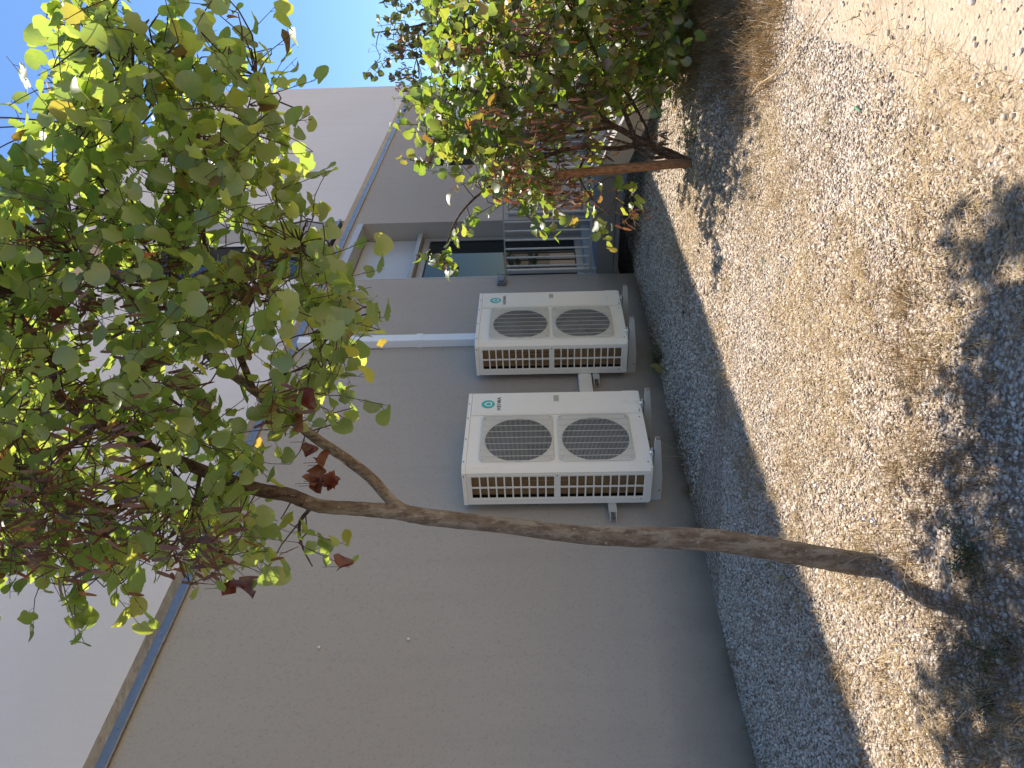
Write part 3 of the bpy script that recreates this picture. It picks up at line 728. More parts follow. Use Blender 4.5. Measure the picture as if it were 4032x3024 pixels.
for spec in ([(371, 1678, 2.83, 26), (316, 1728, 2.86, 26), (226, 1782, 2.90, 24), (100, 1850, 2.94, 20), (-60, 1930, 3.00, 16), (-200, 1980, 3.05, 10)],
             [(258, 1606, 2.80, 12), (150, 1612, 2.70, 11), (45, 1612, 2.60, 9), (-120, 1600, 2.50, 7)],
             [(850, 1880, 2.96, 20), (770, 1975, 2.92, 20), (700, 1890, 2.86, 12), (640, 1800, 2.80, 9)],
             [(790, 1860, 2.94, 16), (770, 1960, 3.10, 18), (740, 2060, 3.15, 14), (560, 2180, 3.15, 9), (400, 2270, 3.15, 6)],
             [(1230, 1995, 3.05, 16), (1180, 2060, 3.10, 14), (1190, 2150, 3.15, 9), (1230, 2230, 3.18, 5)],
             [(650, 1210, 2.96, 14), (560, 1200, 2.86, 12), (420, 1120, 2.75, 10), (300, 1000, 2.65, 7)],
             [(1110, 1625, 3.14, 14), (1180, 1500, 3.00, 11), (1250, 1380, 2.90, 8), (1330, 1270, 2.82, 5)],
             [(905, 1320, 3.00, 14), (980, 1200, 2.92, 11), (1060, 1080, 2.82, 8), (1180, 960, 2.75, 5)],
             [(822, 780, 2.74, 11), (900, 640, 2.70, 9), (960, 480, 2.66, 6), (1010, 300, 2.62, 4)],
             [(802, 480, 2.68, 8), (700, 380, 2.60, 7), (560, 300, 2.55, 5), (400, 200, 2.50, 4)],
             [(600, 1010, 2.90, 9), (480, 850, 2.80, 8), (350, 640, 2.70, 6), (240, 480, 2.65, 4)],
             [(650, 260, 2.62, 5), (560, 120, 2.60, 4), (440, 20, 2.58, 3)]):
    lc.append(add_limb(T1, 'branch', spec, 24, 8, M['bark_red'], .06))
CROWN = [(x*1.8228, y*1.8228) for x, y in [(-150, 1420), (-420, 1400), (-620, 1100), (-620, 600), (-450, 300), (-250, 330), (0, 430), (75, 330), (70, 220), (125, 130), (140, 20), (215, -10), (260, 90), (330, 80), (390, -20), (470, 20), (520, 45), (560, 120), (610, 180), (612, 330), (585, 370), (620, 400), (650, 470), (690, 500), (735, 560), (770, 650), (765, 760), (765, 870), (700, 900), (640, 900), (600, 930), (560, 1010), (520, 1060), (595, 1120), (585, 1210), (520, 1240), (440, 1210), (400, 1215), (300, 1230), (200, 1240), (100, 1225), (0, 1240)]]
sprays = []; random.seed(21)
while len(sprays) < 845:
    x, y = (random.uniform(-1150, 0), random.uniform(-40, 2620)) if len(sprays) < 300 else ((random.uniform(-80, 1420), random.uniform(-40, 2620)) if len(sprays) < 825 else (random.uniform(200, 1150), random.uniform(-20, 900)))
    if not inside(CROWN, x, y): continue
    dmax = float(np.interp(y, [0, 800, 1350, 2600], [2.75, 3.0, 3.75, 3.75])); dep = random.triangular(2.12, dmax, min(2.85, dmax-.2)); c = px(x, y, dep)
    d = np.array([random.gauss(0, .7), random.gauss(0, .7), random.gauss(.05, .55)])
    sprays.append((c, d, random.uniform(.16, .34), random.randint(4, 7)))
for i in range(230):  # unseen upper crown sprays, added along the sun to shade the near ground
    x, y = random.uniform(3700, 4250), random.uniform(820, 3060)
    if x < 3740+70*math.sin(y*.011)+50*math.sin(y*.027+1): continue
    d = px(x, y, 1.0)-np.array([0, 0, CZ]); tt = (.13-CZ)/d[2]; g = d*tt; h = random.uniform(3.95, 4.75)
    c = np.array([g[0], g[1], .13])+np.array(SDIR)/SDIR.z*(h-.13)
    sprays.append((c, np.array([random.gauss(0, .7), random.gauss(0, .7), random.gauss(.1, .4)]), random.uniform(.18, .36), random.randint(5, 8)))
# loose sprays that make the outline
for x, y, dep, dx, dz, ln, nl in [(90, 205, 2.4, -.3, 1, .22, 4), (175, 230, 2.4, .2, 1, .26, 5), (190, 60, 2.35, .1, 1, .3, 6), (230, 40, 2.4, .3, .8, .25, 5), (365, 20, 2.35, 1, .3, .2, 5), (440, 15, 2.4, .2, 1, .22, 5),
        (555, 55, 2.4, .6, -.6, .16, 3), (590, 110, 2.4, .5, -.6, .18, 4), (610, 200, 2.4, .3, -.9, .22, 5), (600, 275, 2.4, .2, -1, .22, 5), (690, 425, 2.5, 1, -.3, .16, 3), (655, 395, 2.5, .4, -1, .2, 4),
        (730, 540, 2.5, .3, -1, .24, 5), (745, 600, 2.45, .2, -1, .26, 6), (760, 700, 2.5, .2, -1, .26, 6), (715, 640, 2.4, .2, -1, .26, 6), (750, 860, 2.6, -.2, -1, .28, 5), (710, 800, 2.55, -.2, -1, .26, 5),
        (680, 1150, 2.95, -.4, -1, .26, 6), (700, 1200, 2.95, -.5, -1, .22, 4), (575, 1130, 2.9, -.3, -.8, .24, 6), (560, 1200, 2.9, -.6, -.8, .22, 5), (500, 1215, 2.9, -.6, -.6, .2, 5), (285, 1270, 2.7, -1, -.6, .26, 6), (280, 1310, 2.72, -.8, -.5, .18, 4),
        (165, 1300, 2.6, -1, -.2, .28, 7), (170, 1335, 2.6, -.9, .1, .18, 5), (85, 1300, 2.6, -1, .2, .22, 4), (40, 1200, 2.6, -1, .2, .3, 6), (110, 1230, 2.6, -.8, -.3, .24, 5), (30, 390, 2.4, .2, 1, .24, 4), (60, 420, 2.4, .4, .8, .2, 4), (5, 360, 2.4, 0, 1, .15, 3)]:
    rgt = CR*1.0; d = rgt*dx+np.array([0, 0, dz]); sprays.append((p2(x, y, dep), d, ln, nl))
pods = []
for x, y, r, n in [(60, 1010, .13, 42), (130, 1070, .13, 42), (40, 1130, .13, 40), (110, 1180, .12, 34), (200, 1110, .09, 22), (250, 960, .08, 18), (450, 1165, .10, 36), (420, 1200, .08, 24), (300, 600, .10, 30), (230, 660, .10, 30), (380, 560, .09, 26), (140, 680, .09, 26), (90, 800, .09, 26), (430, 640, .09, 24), (100, 510, .07, 20), (330, 790, .06, 16), (530, 640, .07, 18), (200, 860, .07, 16), (400, 330, .05, 10), (620, 870, .05, 10), (560, 590, .06, 14), (390, 830, .06, 16), (270, 1120, .07, 18)]:
    pods.append((p2(x, y, random.uniform(2.15, 2.55) if y > 950 else random.uniform(2.3, 2.8)), r, int(n*1.7)))
grow(T1, lc, sprays, .057, (M['leaf1'], M['leafm']), pods, 300, rng)
def dead_leaf(par, p, s, k):
    V, T = leaf_shape(900+k, .22, .8); V = V*np.array([.8, 1, 1.3]); R = frame_from(rng.normal(0, 1, 3)+np.array([0, -.6, .2]), np.array([.2, 0, -1])+rng.normal(0, .4, 3))
    me = bpy.data.meshes.new('dead_leaf'); me.from_pydata((V@R.T*s+(p-np.array(par.location))).tolist(), [], T.tolist()); me.materials.append(M['dead']); o = bpy.data.objects.new('dead_leaf', me); COL.objects.link(o); o.parent = par
    m = MB(); m.tube([p+np.array([.0, 0, .06]), p+np.array([.004, .002, .03]), p], .0012, 3, False); l = np.array(par.location); m.v = [tuple(np.array(v)-l) for v in m.v]; m.build('leaf_stalk', M['twig'], o)
for k, (x, y) in enumerate([(655, 925), (660, 955), (690, 1000), (700, 1005), (690, 1040), (680, 1050), (705, 1052), (672, 1045), (732, 1225), (520, 1270), (500, 1268), (478, 1272), (400, 320), (395, 305), (120, 690), (640, 860), (555, 610)]):
    dead_leaf(T1, p2(x, y, 2.86 if y > 900 else 2.5), .05+.02*random.random(), k)

# --- the bushy tree beside its stake
b2 = np.array([6.28, 2.24, float(gz(6.28, 2.24))])
T2 = empty('redbud_tree', tuple(b2), 'low bushy multi-stemmed tree with brown pods beside the wooden stake', 'tree')
lc2 = []
D2 = 6.42
lc2.append(add_limb(T2, 'trunk', [(2760, 640, D2, 58), (2700, 640, D2, 50), (2640, 610, D2-.02, 42), (2560, 575, D2-.05, 38), (2500, 545, D2-.1, 34)], 24, 14, M['bark_red'], .10))
for spec in ([(2530, 560, D2-.08, 27), (2480, 530, 6.3, 26), (2420, 500, 6.2, 24), (2330, 470, 6.1, 20), (2200, 420, 6.0, 18), (2000, 380, 5.95, 13), (1800, 350, 5.95, 8)],
             [(2530, 560, D2-.05, 24), (2440, 585, 6.35, 20), (2330, 580, 6.3, 19), (2220, 590, 6.25, 17), (2100, 640, 6.2, 14), (2000, 690, 6.2, 12), (1880, 770, 6.2, 10), (1800, 860, 6.2, 8), (1760, 960, 6.2, 6), (1745, 1060, 6.2, 4)],
             [(2500, 545, 6.3, 21), (2470, 470, 6.3, 19), (2440, 400, 6.3, 18), (2380, 280, 6.3, 15), (2300, 120, 6.3, 12), (2200, -40, 6.3, 9)],
             [(2560, 575, D2-.05, 20), (2540, 500, 6.4, 16), (2500, 420, 6.4, 14), (2440, 300, 6.4, 12), (2460, 150, 6.4, 9), (2500, 20, 6.4, 6)],
             [(2640, 610, D2-.02, 18), (2560, 620, 6.3, 14), (2480, 570, 6.3, 12), (2400, 545, 6.2, 10)],
             [(2420, 500, 6.2, 20), (2300, 400, 6.1, 16), (2120, 260, 6.0, 12), (1900, 160, 5.95, 9), (1700, 120, 5.9, 6)],
             [(2420, 500, 6.2, 16), (2250, 520, 6.3, 13), (2060, 520, 6.35, 10), (1900, 500, 6.4, 8), (1720, 460, 6.4, 5)],
             [(2330, 580, 6.3, 10), (2280, 680, 6.2, 9), (2330, 780, 6.2, 7), (2400, 850, 6.2, 5)],
             [(2100, 640, 6.2, 8), (1980, 600, 6.1, 7), (1850, 560, 6.1, 5), (1700, 550, 6.1, 4)]):
    lc2.append(add_limb(T2, 'branch', spec, 26, 8, M['bark_red'], .06))
C2 = [(x*1.8228, y*1.8228) for x, y in [(1000, -260), (920, -150), (930, 60), (935, 190), (900, 230), (905, 290), (960, 320), (985, 350), (1040, 345), (1060, 420), (1120, 430), (1180, 425), (1240, 430), (1290, 440), (1330, 400), (1380, 330), (1410, 240), (1450, 180), (1470, 90), (1490, -40), (1440, -240)]]
sp2 = []; random.seed(5)
while len(sp2) < 640:
    x, y = random.uniform(1600, 2760), random.uniform(-460, 860)
    if not inside(C2, x, y): continue
    if x > 2300 and random.random() < .35: continue
    if x > 2370 and y > 400 and random.random() < .7: continue
    dp = random.triangular(5.3, 7.35, 6.1)
    if 2100 < x < 2750 and 560 < y < 760 and dp < 6.45: continue
    c = px(x, y, dp); d = np.array([random.gauss(0, .6), random.gauss(0, .6), random.gauss(.3, .6)])
    sp2.append((c, d, random.uniform(.2, .4), random.randint(5, 8)))
for x, y, dep, dx, dz, ln, nl in [(930, 560, 6.2, -.3, -1, .26, 8), (950, 570, 6.2, -.5, -.8, .26, 8), (970, 530, 6.2, -.8, .3, .30, 8), (1000, 495, 6.2, -.8, .5, .3, 7), (1040, 470, 6.2, -.7, .7, .3, 6), (1085, 445, 6.2, -.5, .8, .3, 6), (1100, 430, 6.1, -.5, -.4, .3, 7), (1150, 470, 6.1, -.7, -.5, .32, 8), (1170, 490, 6.1, -.6, -.8, .3, 7), (1200, 470, 6.1, -.6, -.8, .3, 7), (1290, 470, 6.1, -.6, -.8, .3, 7), (1300, 510, 6.1, -.7, -.5, .26, 6), (900, 345, 6.1, .2, 1, .3, 6), (925, 350, 6.1, .1, 1, .3, 6), (960, 370, 6.1, .1, 1, .3, 6), (1050, 385, 6.1, -.3, .8, .3, 7), (1080, 400, 6.0, -.3, .8, .3, 8), (1010, 395, 6.0, -.3, .8, .3, 8), (880, 270, 6.0, .1, 1, .3, 7), (890, 215, 6.0, .1, 1, .3, 7), (1370, 420, 6.2, -.6, -.4, .2, 4), (1350, 445, 6.2, -.5, -.7, .2, 4), (1345, 395, 6.2, -.5, -.8, .2, 4)]:
    sp2.append((p2(x, y, dep), CR*dx+np.array([0, 0, dz]), ln, nl))
for i in range(150):
    x, y = random.uniform(2280, 2700), random.uniform(-250, 440)
    if x > 2760-.55*max(y, 0): continue
    sp2.append((px(x, y, random.uniform(6.0, 7.2)), np.array([random.gauss(0, .6), random.gauss(0, .6), random.gauss(.2, .5)]), random.uniform(.2, .38), random.randint(5, 8)))
pods2 = [(p2(x, y, random.uniform(5.35, 5.75)), r, int(n*1.5)) for x, y, r, n in [(1180, 300, .16, 40), (1210, 320, .15, 40), (1250, 260, .15, 44), (1265, 220, .13, 34), (1240, 420, .13, 36), (1225, 400, .12, 30), (1160, 280, .12, 30), (1090, 210, .12, 32), (1070, 250, .10, 22), (1270, 180, .10, 24), (1120, 400, .12, 30), (1100, 370, .12, 30), (1150, 60, .13, 34), (1160, 110, .12, 30), (1020, 120, .11, 28), (1290, 310, .12, 30), (1200, 430, .10, 24), (1380, 470, .07, 14), (1400, 60, .1, 22), (1330, 60, .11, 26), (1420, 300, .07, 12)]]
grow(T2, lc2, sp2, .076, (M['leaf1b'], M['leafmb']), pods2, 300, rng, .003)

# --- the dark tree farther back
b3 = np.array([10.3, 1.2, float(gz(10.3, 1.2))])
T3 = empty('redbud_tree', tuple(b3), 'dark small-leaved tree in the rear, cut by the picture edge, against the blue sky', 'tree')
lc3 = [add_limb(T3, 'trunk', [(2560, 40, 9.3, 46), (2450, 20, 9.3, 42), (2300, -20, 9.4, 38), (2150, -40, 9.5, 32)], 20, 10, M['bark_red'], .1)]
for spec in ([(2180, -35, 9.5, 24), (2000, 20, 9.6, 18), (1850, 60, 9.6, 12), (1650, 100, 9.7, 8), (1470, 130, 9.7, 4)], [(2180, -35, 9.5, 22), (1950, -80, 9.5, 18), (1700, -60, 9.5, 12), (1500, 10, 9.6, 6)], [(2180, -35, 9.5, 22), (1980, -200, 9.6, 16), (1750, -260, 9.7, 9)], [(1850, 60, 9.6, 10), (1760, 170, 9.5, 8), (1640, 230, 9.5, 5)]):
    lc3.append(add_limb(T3, 'branch', spec, 22, 7, M['bark_red'], .06))
C3 = [(x*1.8228, y*1.8228) for x, y in [(840, -20), (850, 50), (815, 70), (850, 130), (830, 145), (870, 190), (905, 200), (950, 200), (1030, 190), (1120, 150), (1180, 50), (1230, -100), (1180, -300), (950, -320), (830, -180)]]
sp3 = []; random.seed(9)
while len(sp3) < 260:
    x, y = random.uniform(1450, 2250), random.uniform(-580, 380)
    if not inside(C3, x, y): continue
    c = px(x, y, random.triangular(8.9, 10.6, 9.6)); d = np.array([random.gauss(0, .6), random.gauss(0, .6), random.gauss(.3, .6)])
    sp3.append((c, d, random.uniform(.2, .42), random.randint(6, 9)))
for x, y, dx, dz, ln, nl in [(805, 145, -.6, .5, .3, 7), (820, 150, -.6, .5, .3, 7), (830, 70, .2, 1, .35, 7), (845, 40, .2, 1, .35, 7), (850, 10, .2, 1, .3, 6), (870, 160, 0, 1, .3, 8), (860, 110, 0, 1, .3, 8), (880, 230, -.5, .5, .3, 8), (890, 200, -.4, .5, .3, 8)]:
    sp3.append((p2(x, y, 9.6), CR*dx+np.array([0, 0, dz]), ln, nl))
pods3 = [(p2(x, y, random.uniform(9.3, 9.8)), r, n) for x, y, r, n in [(865, 100, .2, 50), (880, 90, .17, 40), (870, 160, .12, 26), (880, 180, .12, 26), (960, 40, .22, 50), (950, 10, .2, 44), (990, 90, .18, 40), (940, 110, .15, 30)]]
grow(T3, lc3, sp3, .082, (M['leaf1c'], M['leafmc']), pods3, 300, rng, .004)

# --- a tree across the path; the door glass mirrors it
b4 = np.array([15.6, -.6, float(gz(15.6, -.6))])
T4 = empty('redbud_tree', tuple(b4), 'leafy tree across the path, seen only as a reflection in the door', 'tree')
m, C = limb_mesh([(b4-np.array([0, 0, .1]), .07), (b4+np.array([.05, 0, .8]), .06), (b4+np.array([-.05, .05, 1.8]), .045), (b4+np.array([.1, -.05, 3.2]), .02)], 20, 10, .08)
m.v = [tuple(np.array(v)-b4) for v in m.v]; m.build('trunk', M['bark_red'], T4, smooth=True)
sp4 = []
while len(sp4) < 150:
    q = np.array([random.gauss(0, .8), random.gauss(0, .8), random.gauss(2.2, .75)])
    if q[2] > .6: sp4.append((b4+q, np.array([random.gauss(0, .6), random.gauss(0, .6), random.gauss(.2, .5)]), random.uniform(.3, .6), random.randint(6, 9)))
grow(T4, [C], sp4, .12, (M['leaf1c'], M['leafmc']), [], 0, rng, .004)

# --- stake
s0 = px(2690, 640, 6.20); s1 = px(2188, 690, 6.0); t = empty('wooden_stake', tuple(s0), 'round brown wooden stake leaning left beside the bushy tree', 'stake')
m, C = limb_mesh([(s0-np.array([0, 0, .1]), .038), (s0*.66+s1*.34, .037), (s0*.33+s1*.67, .036), (s1, .036)], 20, 14, .05)
m.v = [tuple(np.array(v)-s0) for v in m.v]; m.build('pole', M['wood'], t, smooth=True)

# ------------------------------------------------------------------ ground cover
def pnoise(x, y, s):
    return .5+.25*(np.sin(x*s*1.7+1.3*np.sin(y*s*1.1))+np.sin(y*s*2.3+1.7*np.sin(x*s*.9+2)))
# gravel: crushed stones, thousands of them
phi = (1+5**.5)/2
ICO = np.array([(-1,phi,0),(1,phi,0),(-1,-phi,0),(1,-phi,0),(0,-1,phi),(0,1,phi),(0,-1,-phi),(0,1,-phi),(phi,0,-1),(phi,0,1),(-phi,0,-1),(-phi,0,1)])/np.hypot(1, phi)
ICF = np.array([(0,11,5),(0,5,1),(0,1,7),(0,7,10),(0,10,11),(1,5,9),(5,11,4),(11,10,2),(10,7,6),(7,1,8),(3,9,4),(3,4,2),(3,2,6),(3,6,8),(3,8,9),(4,9,5),(2,4,11),(6,2,10),(8,6,7),(9,8,1)])
def scatter(n, x0, x1, y0, y1):
    return rng.uniform(x0, x1, n), rng.uniform(y0, y1, n)
def pebbles(name, x, y, rmin, rmax, rmode):
    n = len(x); r = rng.triangular(rmin, rmode, rmax, n)
    sc = r[:, None]*np.stack([rng.uniform(.8, 1.35, n), rng.uniform(.7, 1.1, n), rng.uniform(.45, .85, n)], 1)
    a = rng.uniform(0, 6.283, n); tl = rng.normal(0, .35, (n, 2))
    V = ICO[None]*(1+rng.uniform(-.36, .30, (n, 12, 1)))*sc[:, None, :]
    V[:, :, 2] += tl[:, :1]*V[:, :, 0]+tl[:, 1:]*V[:, :, 1]
    ca, sa = np.cos(a)[:, None], np.sin(a)[:, None]
    X = V[:, :, 0]*ca-V[:, :, 1]*sa+x[:, None]; Y = V[:, :, 0]*sa+V[:, :, 1]*ca+y[:, None]
    Z = V[:, :, 2]+(gz(x, y)+sc[:, 2]*rng.uniform(.0, .75, n))[:, None]
    VV = np.stack([X, Y, Z], 2).reshape(-1, 3); FF = (ICF[None]+12*np.arange(n)[:, None, None]).reshape(-1, 3)
    return tag(np_mesh(name, VV, FF, M['pebble']), kind='stuff')
x, y = scatter(135000, .6, 5.2, .3, 4.10); dep = x*CF[0]+y*CF[1]
sand = y+np.maximum(2.0-x, 0)+.35*(pnoise(x, y, 2.2)-.5); k = (sand > .78) | (rng.random(len(x)) < .05)
lat = (x*CR[0]+y*CR[1])/dep; k &= (np.abs(lat) < .58) & (dep > 1.6) & (dep < 5.0) & (pnoise(x+3, y, 1.9)+rng.normal(0, .12, len(x)) < .93) & ((rng.random(len(x)) < np.clip((x*CF[0]+y*CF[1]-2.05)/.8, .25, 1)) | (lat > .25))
o = pebbles('gravel', x[k], y[k], .0038, .0115, .0055); tag(o, 'pale crushed gravel covering the ground in front of the wall', 'gravel')
x, y = scatter(36000, 4.2, 9.5, .5, 4.10); dep = x*CF[0]+y*CF[1]
k = (dep > 4.9) & (y > .95+.3*pnoise(x, y, 2))
o = pebbles('gravel', x[k], y[k], 0.007, .016, .0095); tag(o, 'pale gravel farther off towards the landing', 'gravel')
# a few larger stones lying singly on the sand
for i, (a, b) in enumerate([(3860, 335), (3880, 325), (3845, 300), (3810, 385), (3830, 395), (3905, 480), (3960, 460), (3990, 455), (3680, 360), (3620, 380), (3500, 130), (3510, 150), (3690, 500), (3930, 580)]):
    d = px(a, b, 1.0)-np.array([0, 0, CZ]); tt = 1.0
    for _ in range(60):
        p = d*tt; tt -= (p[2]+CZ-float(gz(p[0], p[1])))/d[2]*.9
    p = d*tt; r = .010+.006*random.random(); V = ICO*(1+rng.uniform(-.15, .15, (12, 1)))*np.array([r, r*.85, r*.65])
    V = V+np.array([p[0], p[1], float(gz(p[0], p[1]))+r*.35]); o = np_mesh('stone', V, ICF, M['pebble'])
    tag(o, 'small rounded stone lying loose on the bare sand', 'stone', 'loose stones on the sand')

def blades(px_, py_, n_each, spread, hmin, hmax, wid, lean, name, mat, flat=False, z0=0.0):
    """thin curved blades as strips of two quads"""
    X = np.repeat(px_, n_each)+rng.normal(0, spread, len(px_)*n_each); Y = np.repeat(py_, n_each)+rng.normal(0, spread, len(px_)*n_each)
    k = Y < YW-.01; X, Y = X[k], Y[k]
    n = len(X); h = rng.uniform(hmin, hmax, n); a = rng.uniform(0, 6.283, n); ln = np.abs(rng.normal(lean, lean*.4, n)); w = wid*rng.uniform(.6, 1.3, n)
    d = np.stack([np.cos(a), np.sin(a)], 1); s = np.stack([-d[:, 1], d[:, 0]], 1); Z = gz(X, Y)+z0
    V = np.zeros((n, 6, 3))
    for i, (f, up_) in enumerate(((0, 0), (.5, .62), (1, 1))):
        cx = X+d[:, 0]*h*ln*f**1.5; cy = Y+d[:, 1]*h*ln*f**1.5
        cz = Z+(h*up_ if not flat else rng.uniform(.002, .016, n)+h*.06*rng.normal(0, 1, n)*f)
        ww = w*(1-.75*f)
        cy = np.minimum(cy, YW-.006)
        V[:, 2*i] = np.stack([cx-s[:, 0]*ww, np.minimum(cy-s[:, 1]*ww, YW-.004), cz], 1); V[:, 2*i+1] = np.stack([cx+s[:, 0]*ww, np.minimum(cy+s[:, 1]*ww, YW-.004), cz], 1)
    if flat: V[:, :, 2] = np.maximum(V[:, :, 2], (Z+.003)[:, None])
    F = np.array([(0, 1, 3, 2), (2, 3, 5, 4)]); FF = (F[None]+6*np.arange(n)[:, None, None]).reshape(-1, 4)
    return tag(np_mesh(name, V.reshape(-1, 3), FF, mat), kind='stuff')
# straw lying among the stones, in patches
x, y = scatter(95000, .7, 6.5, .55, 3.2); k = (pnoise(x, y, 1.6)+.5*pnoise(x+9, y+4, 5.1)+rng.normal(0, .15, len(x)) > .86) & (y+np.maximum(2.0-x, 0) > .62)
o = blades(x[k], y[k], 1, .0, .02, .075, .0014, 1.0, 'straw', M['straw'], True); tag(o, 'dry straw strewn over the sunlit gravel', 'straw')
x, y = scatter(5200, .7, 5.0, .6, 3.0); k = (pnoise(x+2, y+5, 1.8) > .42) & (y+np.maximum(2.0-x, 0) > .62)
o = blades(x[k], y[k], 1, .0, .05, .15, .0019, 1.0, 'straw', M['straw'], True, .012); tag(o, 'long pale straws lying on top of the gravel', 'straw')
# dry tufts
tx, ty = scatter(420, 1.0, 4.6, .9, 3.1); k = pnoise(tx, ty, 1.9) > .52
o = blades(tx[k], ty[k], 24, .028, .02, .07, .0011, .9, 'dry_grass', M['straw']); tag(o, 'dry straw-coloured grass tufts in the gravel', 'grass')
# grass round the foot of the near trunk, and along the wall
o = blades(np.array([2.06, 2.10, 2.02, 2.15, 2.00, 2.17, 2.05]), np.array([2.33, 2.30, 2.40, 2.33, 2.35, 2.38, 2.27]), 26, .045, .03, .12, .0013, 1.0, 'dry_grass', M['straw']); tag(o, 'dry grass tuft at the foot of the slim tree trunk', 'grass')
wx = rng.uniform(.9, 8.0, 150); wx = wx[(pnoise(wx, wx*0, 3.1) > .45) | (wx < 2.6)]
o = blades(wx, np.full(len(wx), 4.03)+rng.normal(0, .035, len(wx)), 16, .035, .02, .10, .0010, .8, 'dry_grass', M['strawdark']); tag(o, 'dry grass fringe along the foot of the wall', 'grass')
cx_ = rng.uniform(1.2, 3.0, 26); o = blades(cx_, 2.93+rng.normal(0, .10, 26), 24, .03, .02, .075, .0012, .9, 'dry_grass', M['strawdark']); tag(o, 'brown grass tufts along the edge of the building shadow', 'grass')
# brown mulch and grass under the bushy tree
mx = rng.uniform(4.5, 7.2, 430); my = .95+.5*(mx-4.5)/2.7+rng.normal(0, .24, 430)
o = blades(mx, my, 22, .05, .03, .14, .0017, .9, 'dry_grass', M['strawdark']); tag(o, 'brown dry grass mound under the bushy tree', 'grass')
mx = rng.uniform(6.6, 9.0, 160); my = rng.uniform(.7, 1.3, 160)
o = blades(mx, my, 18, .06, .05, .22, .002, .7, 'dry_grass', M['strawdark']); tag(o, 'tall brown grass before the steps', 'grass')
# nearer grass in the crown's shade
sx_, sy_ = scatter(520, .9, 2.6, .9, 2.6); k = (sx_*CF[0]+sy_*CF[1] < 2.9) & (sx_*CF[0]+sy_*CF[1] > 1.9) & (pnoise(sx_, sy_, 2.2) > .22) & (sy_+.35*sx_ > 2.0)
o = blades(sx_[k], sy_[k], 22, .035, .02, .085, .0011, 1.0, 'dry_grass', M['strawdark']); tag(o, 'trampled dry grass in the dappled shade nearest the camera', 'grass')
# long single stalks
for a, b, h_, dx, dy, lb in [(1.75, 2.62, .5, -.15, .05, 'long dry grass stalk lying just left of the trunk foot'), (1.6, 2.2, .45, .25, -.3, 'long dry grass stalk crossing the shadow of the trunk'), (1.4, 1.95, .4, .2, .2, 'long dry grass stalk beside the green weeds nearest the camera'),
                            (4.55, 3.95, .30, -.10, -.10, 'taller dry grass stalk leaning out from the wall under the nearer heat pump'), (4.62, 3.97, .24, .02, -.12, 'shorter dry grass stalk leaning out from the wall under the nearer heat pump')]:
    z = float(gz(a, b)); m = MB(); m.tube([(a, b, z), (a+dx*.5, b+dy*.5, z+h_*.18 if b < 3 else z+h_*.6), (a+dx, b+dy, z+.03 if b < 3 else z+h_)], [.0016, .0014, .0007], 5)
    tag(m.build('grass_stalk', M['straw'], smooth=True), lb, 'stalk')

# small green weeds
def weed(x, y, s, n, label, mat='weed'):
    z = float(gz(x, y)); t = empty('weed', (x, y, z), label, 'plant'); st = MB(); VV, FF, off = [], [], 0
    for i in range(n):
        a = random.random()*6.28; r = s*random.uniform(.3, 1); tip = np.array([math.cos(a)*r, math.sin(a)*r, s*random.uniform(.25, .8)])
        st.tube([(0, 0, 0), tip*.5+np.array([0, 0, s*.12]), tip], .0013, 3, False)
        for j in range(20):
            q = tip*(.3+.7*random.random())+rng.normal(0, .10*s, 3); q[2] = abs(q[2]); V, T = LEAVES[j % 10]; R = frame_from(rng.normal(0, 1, 3)+np.array([0, 0, 1.0]), rng.normal(0, 1, 3))
            VV.append(V*np.array([.35, 1, 1])@R.T*s*.10+q); FF.append(T+off); off += len(V)
    st.build('stem', M['twig'], t); o = np_mesh('leaves', np.concatenate(VV), np.concatenate(FF), M[mat], t, True); o['kind'] = 'stuff'
weed(1.62, 1.80, .13, 12, 'feathery green weed where the crown shade begins')
weed(1.40, 1.98, .10, 9, 'feathery green weed beside the shadow of the trunk')
weed(1.28, 2.05, .09, 8, 'small green weed in the near left corner of the gravel')
weed(1.33, 1.86, .09, 9, 'yellowish green weed nearest to the camera')
weed(5.95, 3.95, .15, 12, 'dark weed at the wall below the farther heat pump')
weed(6.0, 1.95, .16, 10, 'green weed at the foot of the bushy tree')

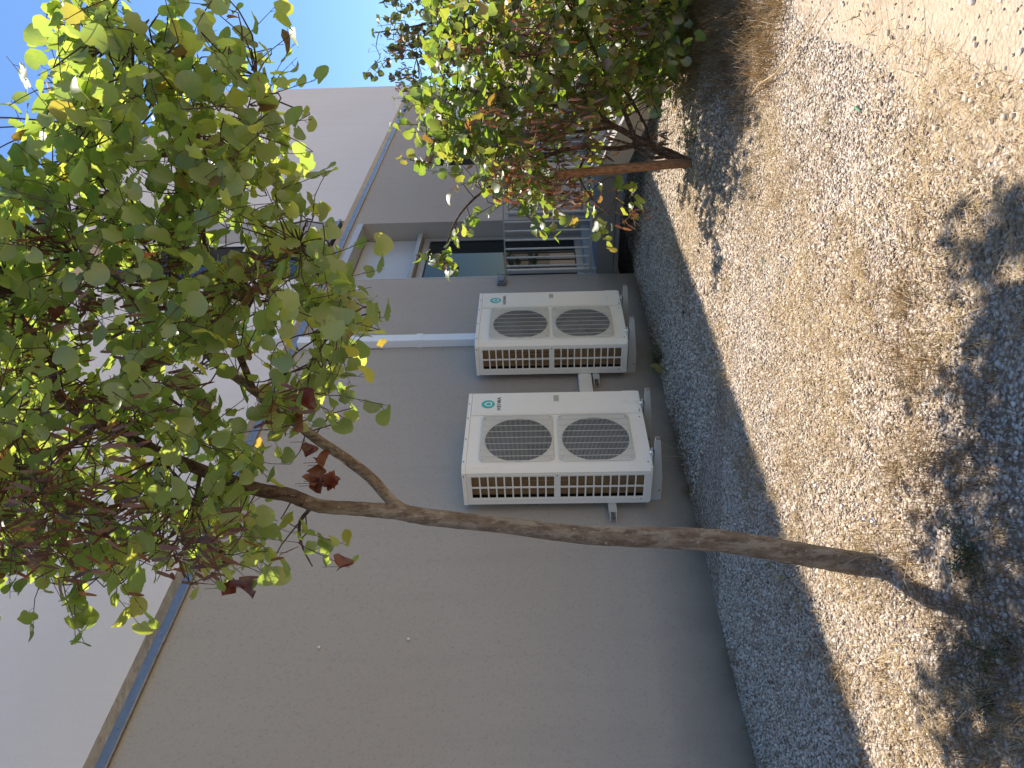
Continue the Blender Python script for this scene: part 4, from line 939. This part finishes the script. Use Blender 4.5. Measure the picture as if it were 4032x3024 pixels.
# yellow leaves hanging low beside the wall, fallen leaves
def flat_leaf(p, s, mat, label, k, up=.6):
    V, T = leaf_shape(500+k, .12, .4); R = frame_from(np.array([0, 0, up])+rng.normal(0, .35, 3)+np.array([-.3, -.3, 0]), rng.normal(0, 1, 3))
    me = bpy.data.meshes.new('fallen_leaf'); me.from_pydata((V@R.T*s+np.array(p)).tolist(), [], T.tolist()); me.polygons.foreach_set('use_smooth', [True]*len(me.polygons)); me.materials.append(M[mat]); o = bpy.data.objects.new('fallen_leaf', me); COL.objects.link(o)
    tag(o, label, 'leaf')
flat_leaf((5.74, 3.99, float(gz(5.74, 3.99))+.05), .085, 'yellow', 'pale yellow fallen leaf at the wall between the heat pumps, lower one', 1)
flat_leaf((5.84, 4.00, float(gz(5.84, 4.00))+.09), .075, 'yellow', 'pale yellow fallen leaf at the wall between the heat pumps, upper one', 2)
flat_leaf((5.45, 3.2, float(gz(5.45, 3.2))+.012), .04, 'dead', 'dark red fallen leaf on the shaded gravel', 3, 1.5)

# litter
def foil(x, y, r, label):
    z = float(gz(x, y)); V = ICO*(1+rng.uniform(-.45, .35, (12, 1)))*np.array([r*1.3, r*.8, r*.6])+np.array([x, y, z+r*.4]); tag(np_mesh('foil_scrap', V, ICF, M['foil']), label, 'litter', 'foil scraps by the trunk')
foil(2.20, 2.25, .016, 'crumpled silver foil scrap beside the trunk, nearest to the wall')
foil(2.14, 2.20, .022, 'largest crumpled silver foil scrap beside the trunk')
foil(2.17, 2.12, .013, 'small silver foil scrap lying off by itself near the trunk')
m = MB(); z = float(gz(3.33, .98)); m.box(3.30, 3.37, .976, .986, z+.012, z+.015); tag(m.build('plastic_strip', M['green_plastic']), 'short green plastic strip on the gravel', 'litter')
m = MB(); z = float(gz(4.05, 2.05)); m.tube([(4.05+.05*math.cos(a), 2.05+.05*math.sin(a), z+.014) for a in np.linspace(0, 4.6, 16)], .0025, 5); tag(m.build('plastic_loop', M['green_plastic'], smooth=True), 'thin green plastic loop on the gravel', 'litter')
m = MB(); z = float(gz(4.45, 1.05)); m.tube([(4.9, 1.35, z+.03), (4.6, 1.2, z+.07), (4.35, 1.08, z+.06), (4.05, .80, z+.02), (3.95, .70, z+.02)], [.006, .006, .005, .004, .002], 6); tag(m.build('fallen_twig', M['straw'], smooth=True), 'bare pale twig on the gravel edge below the bushy tree', 'twig')
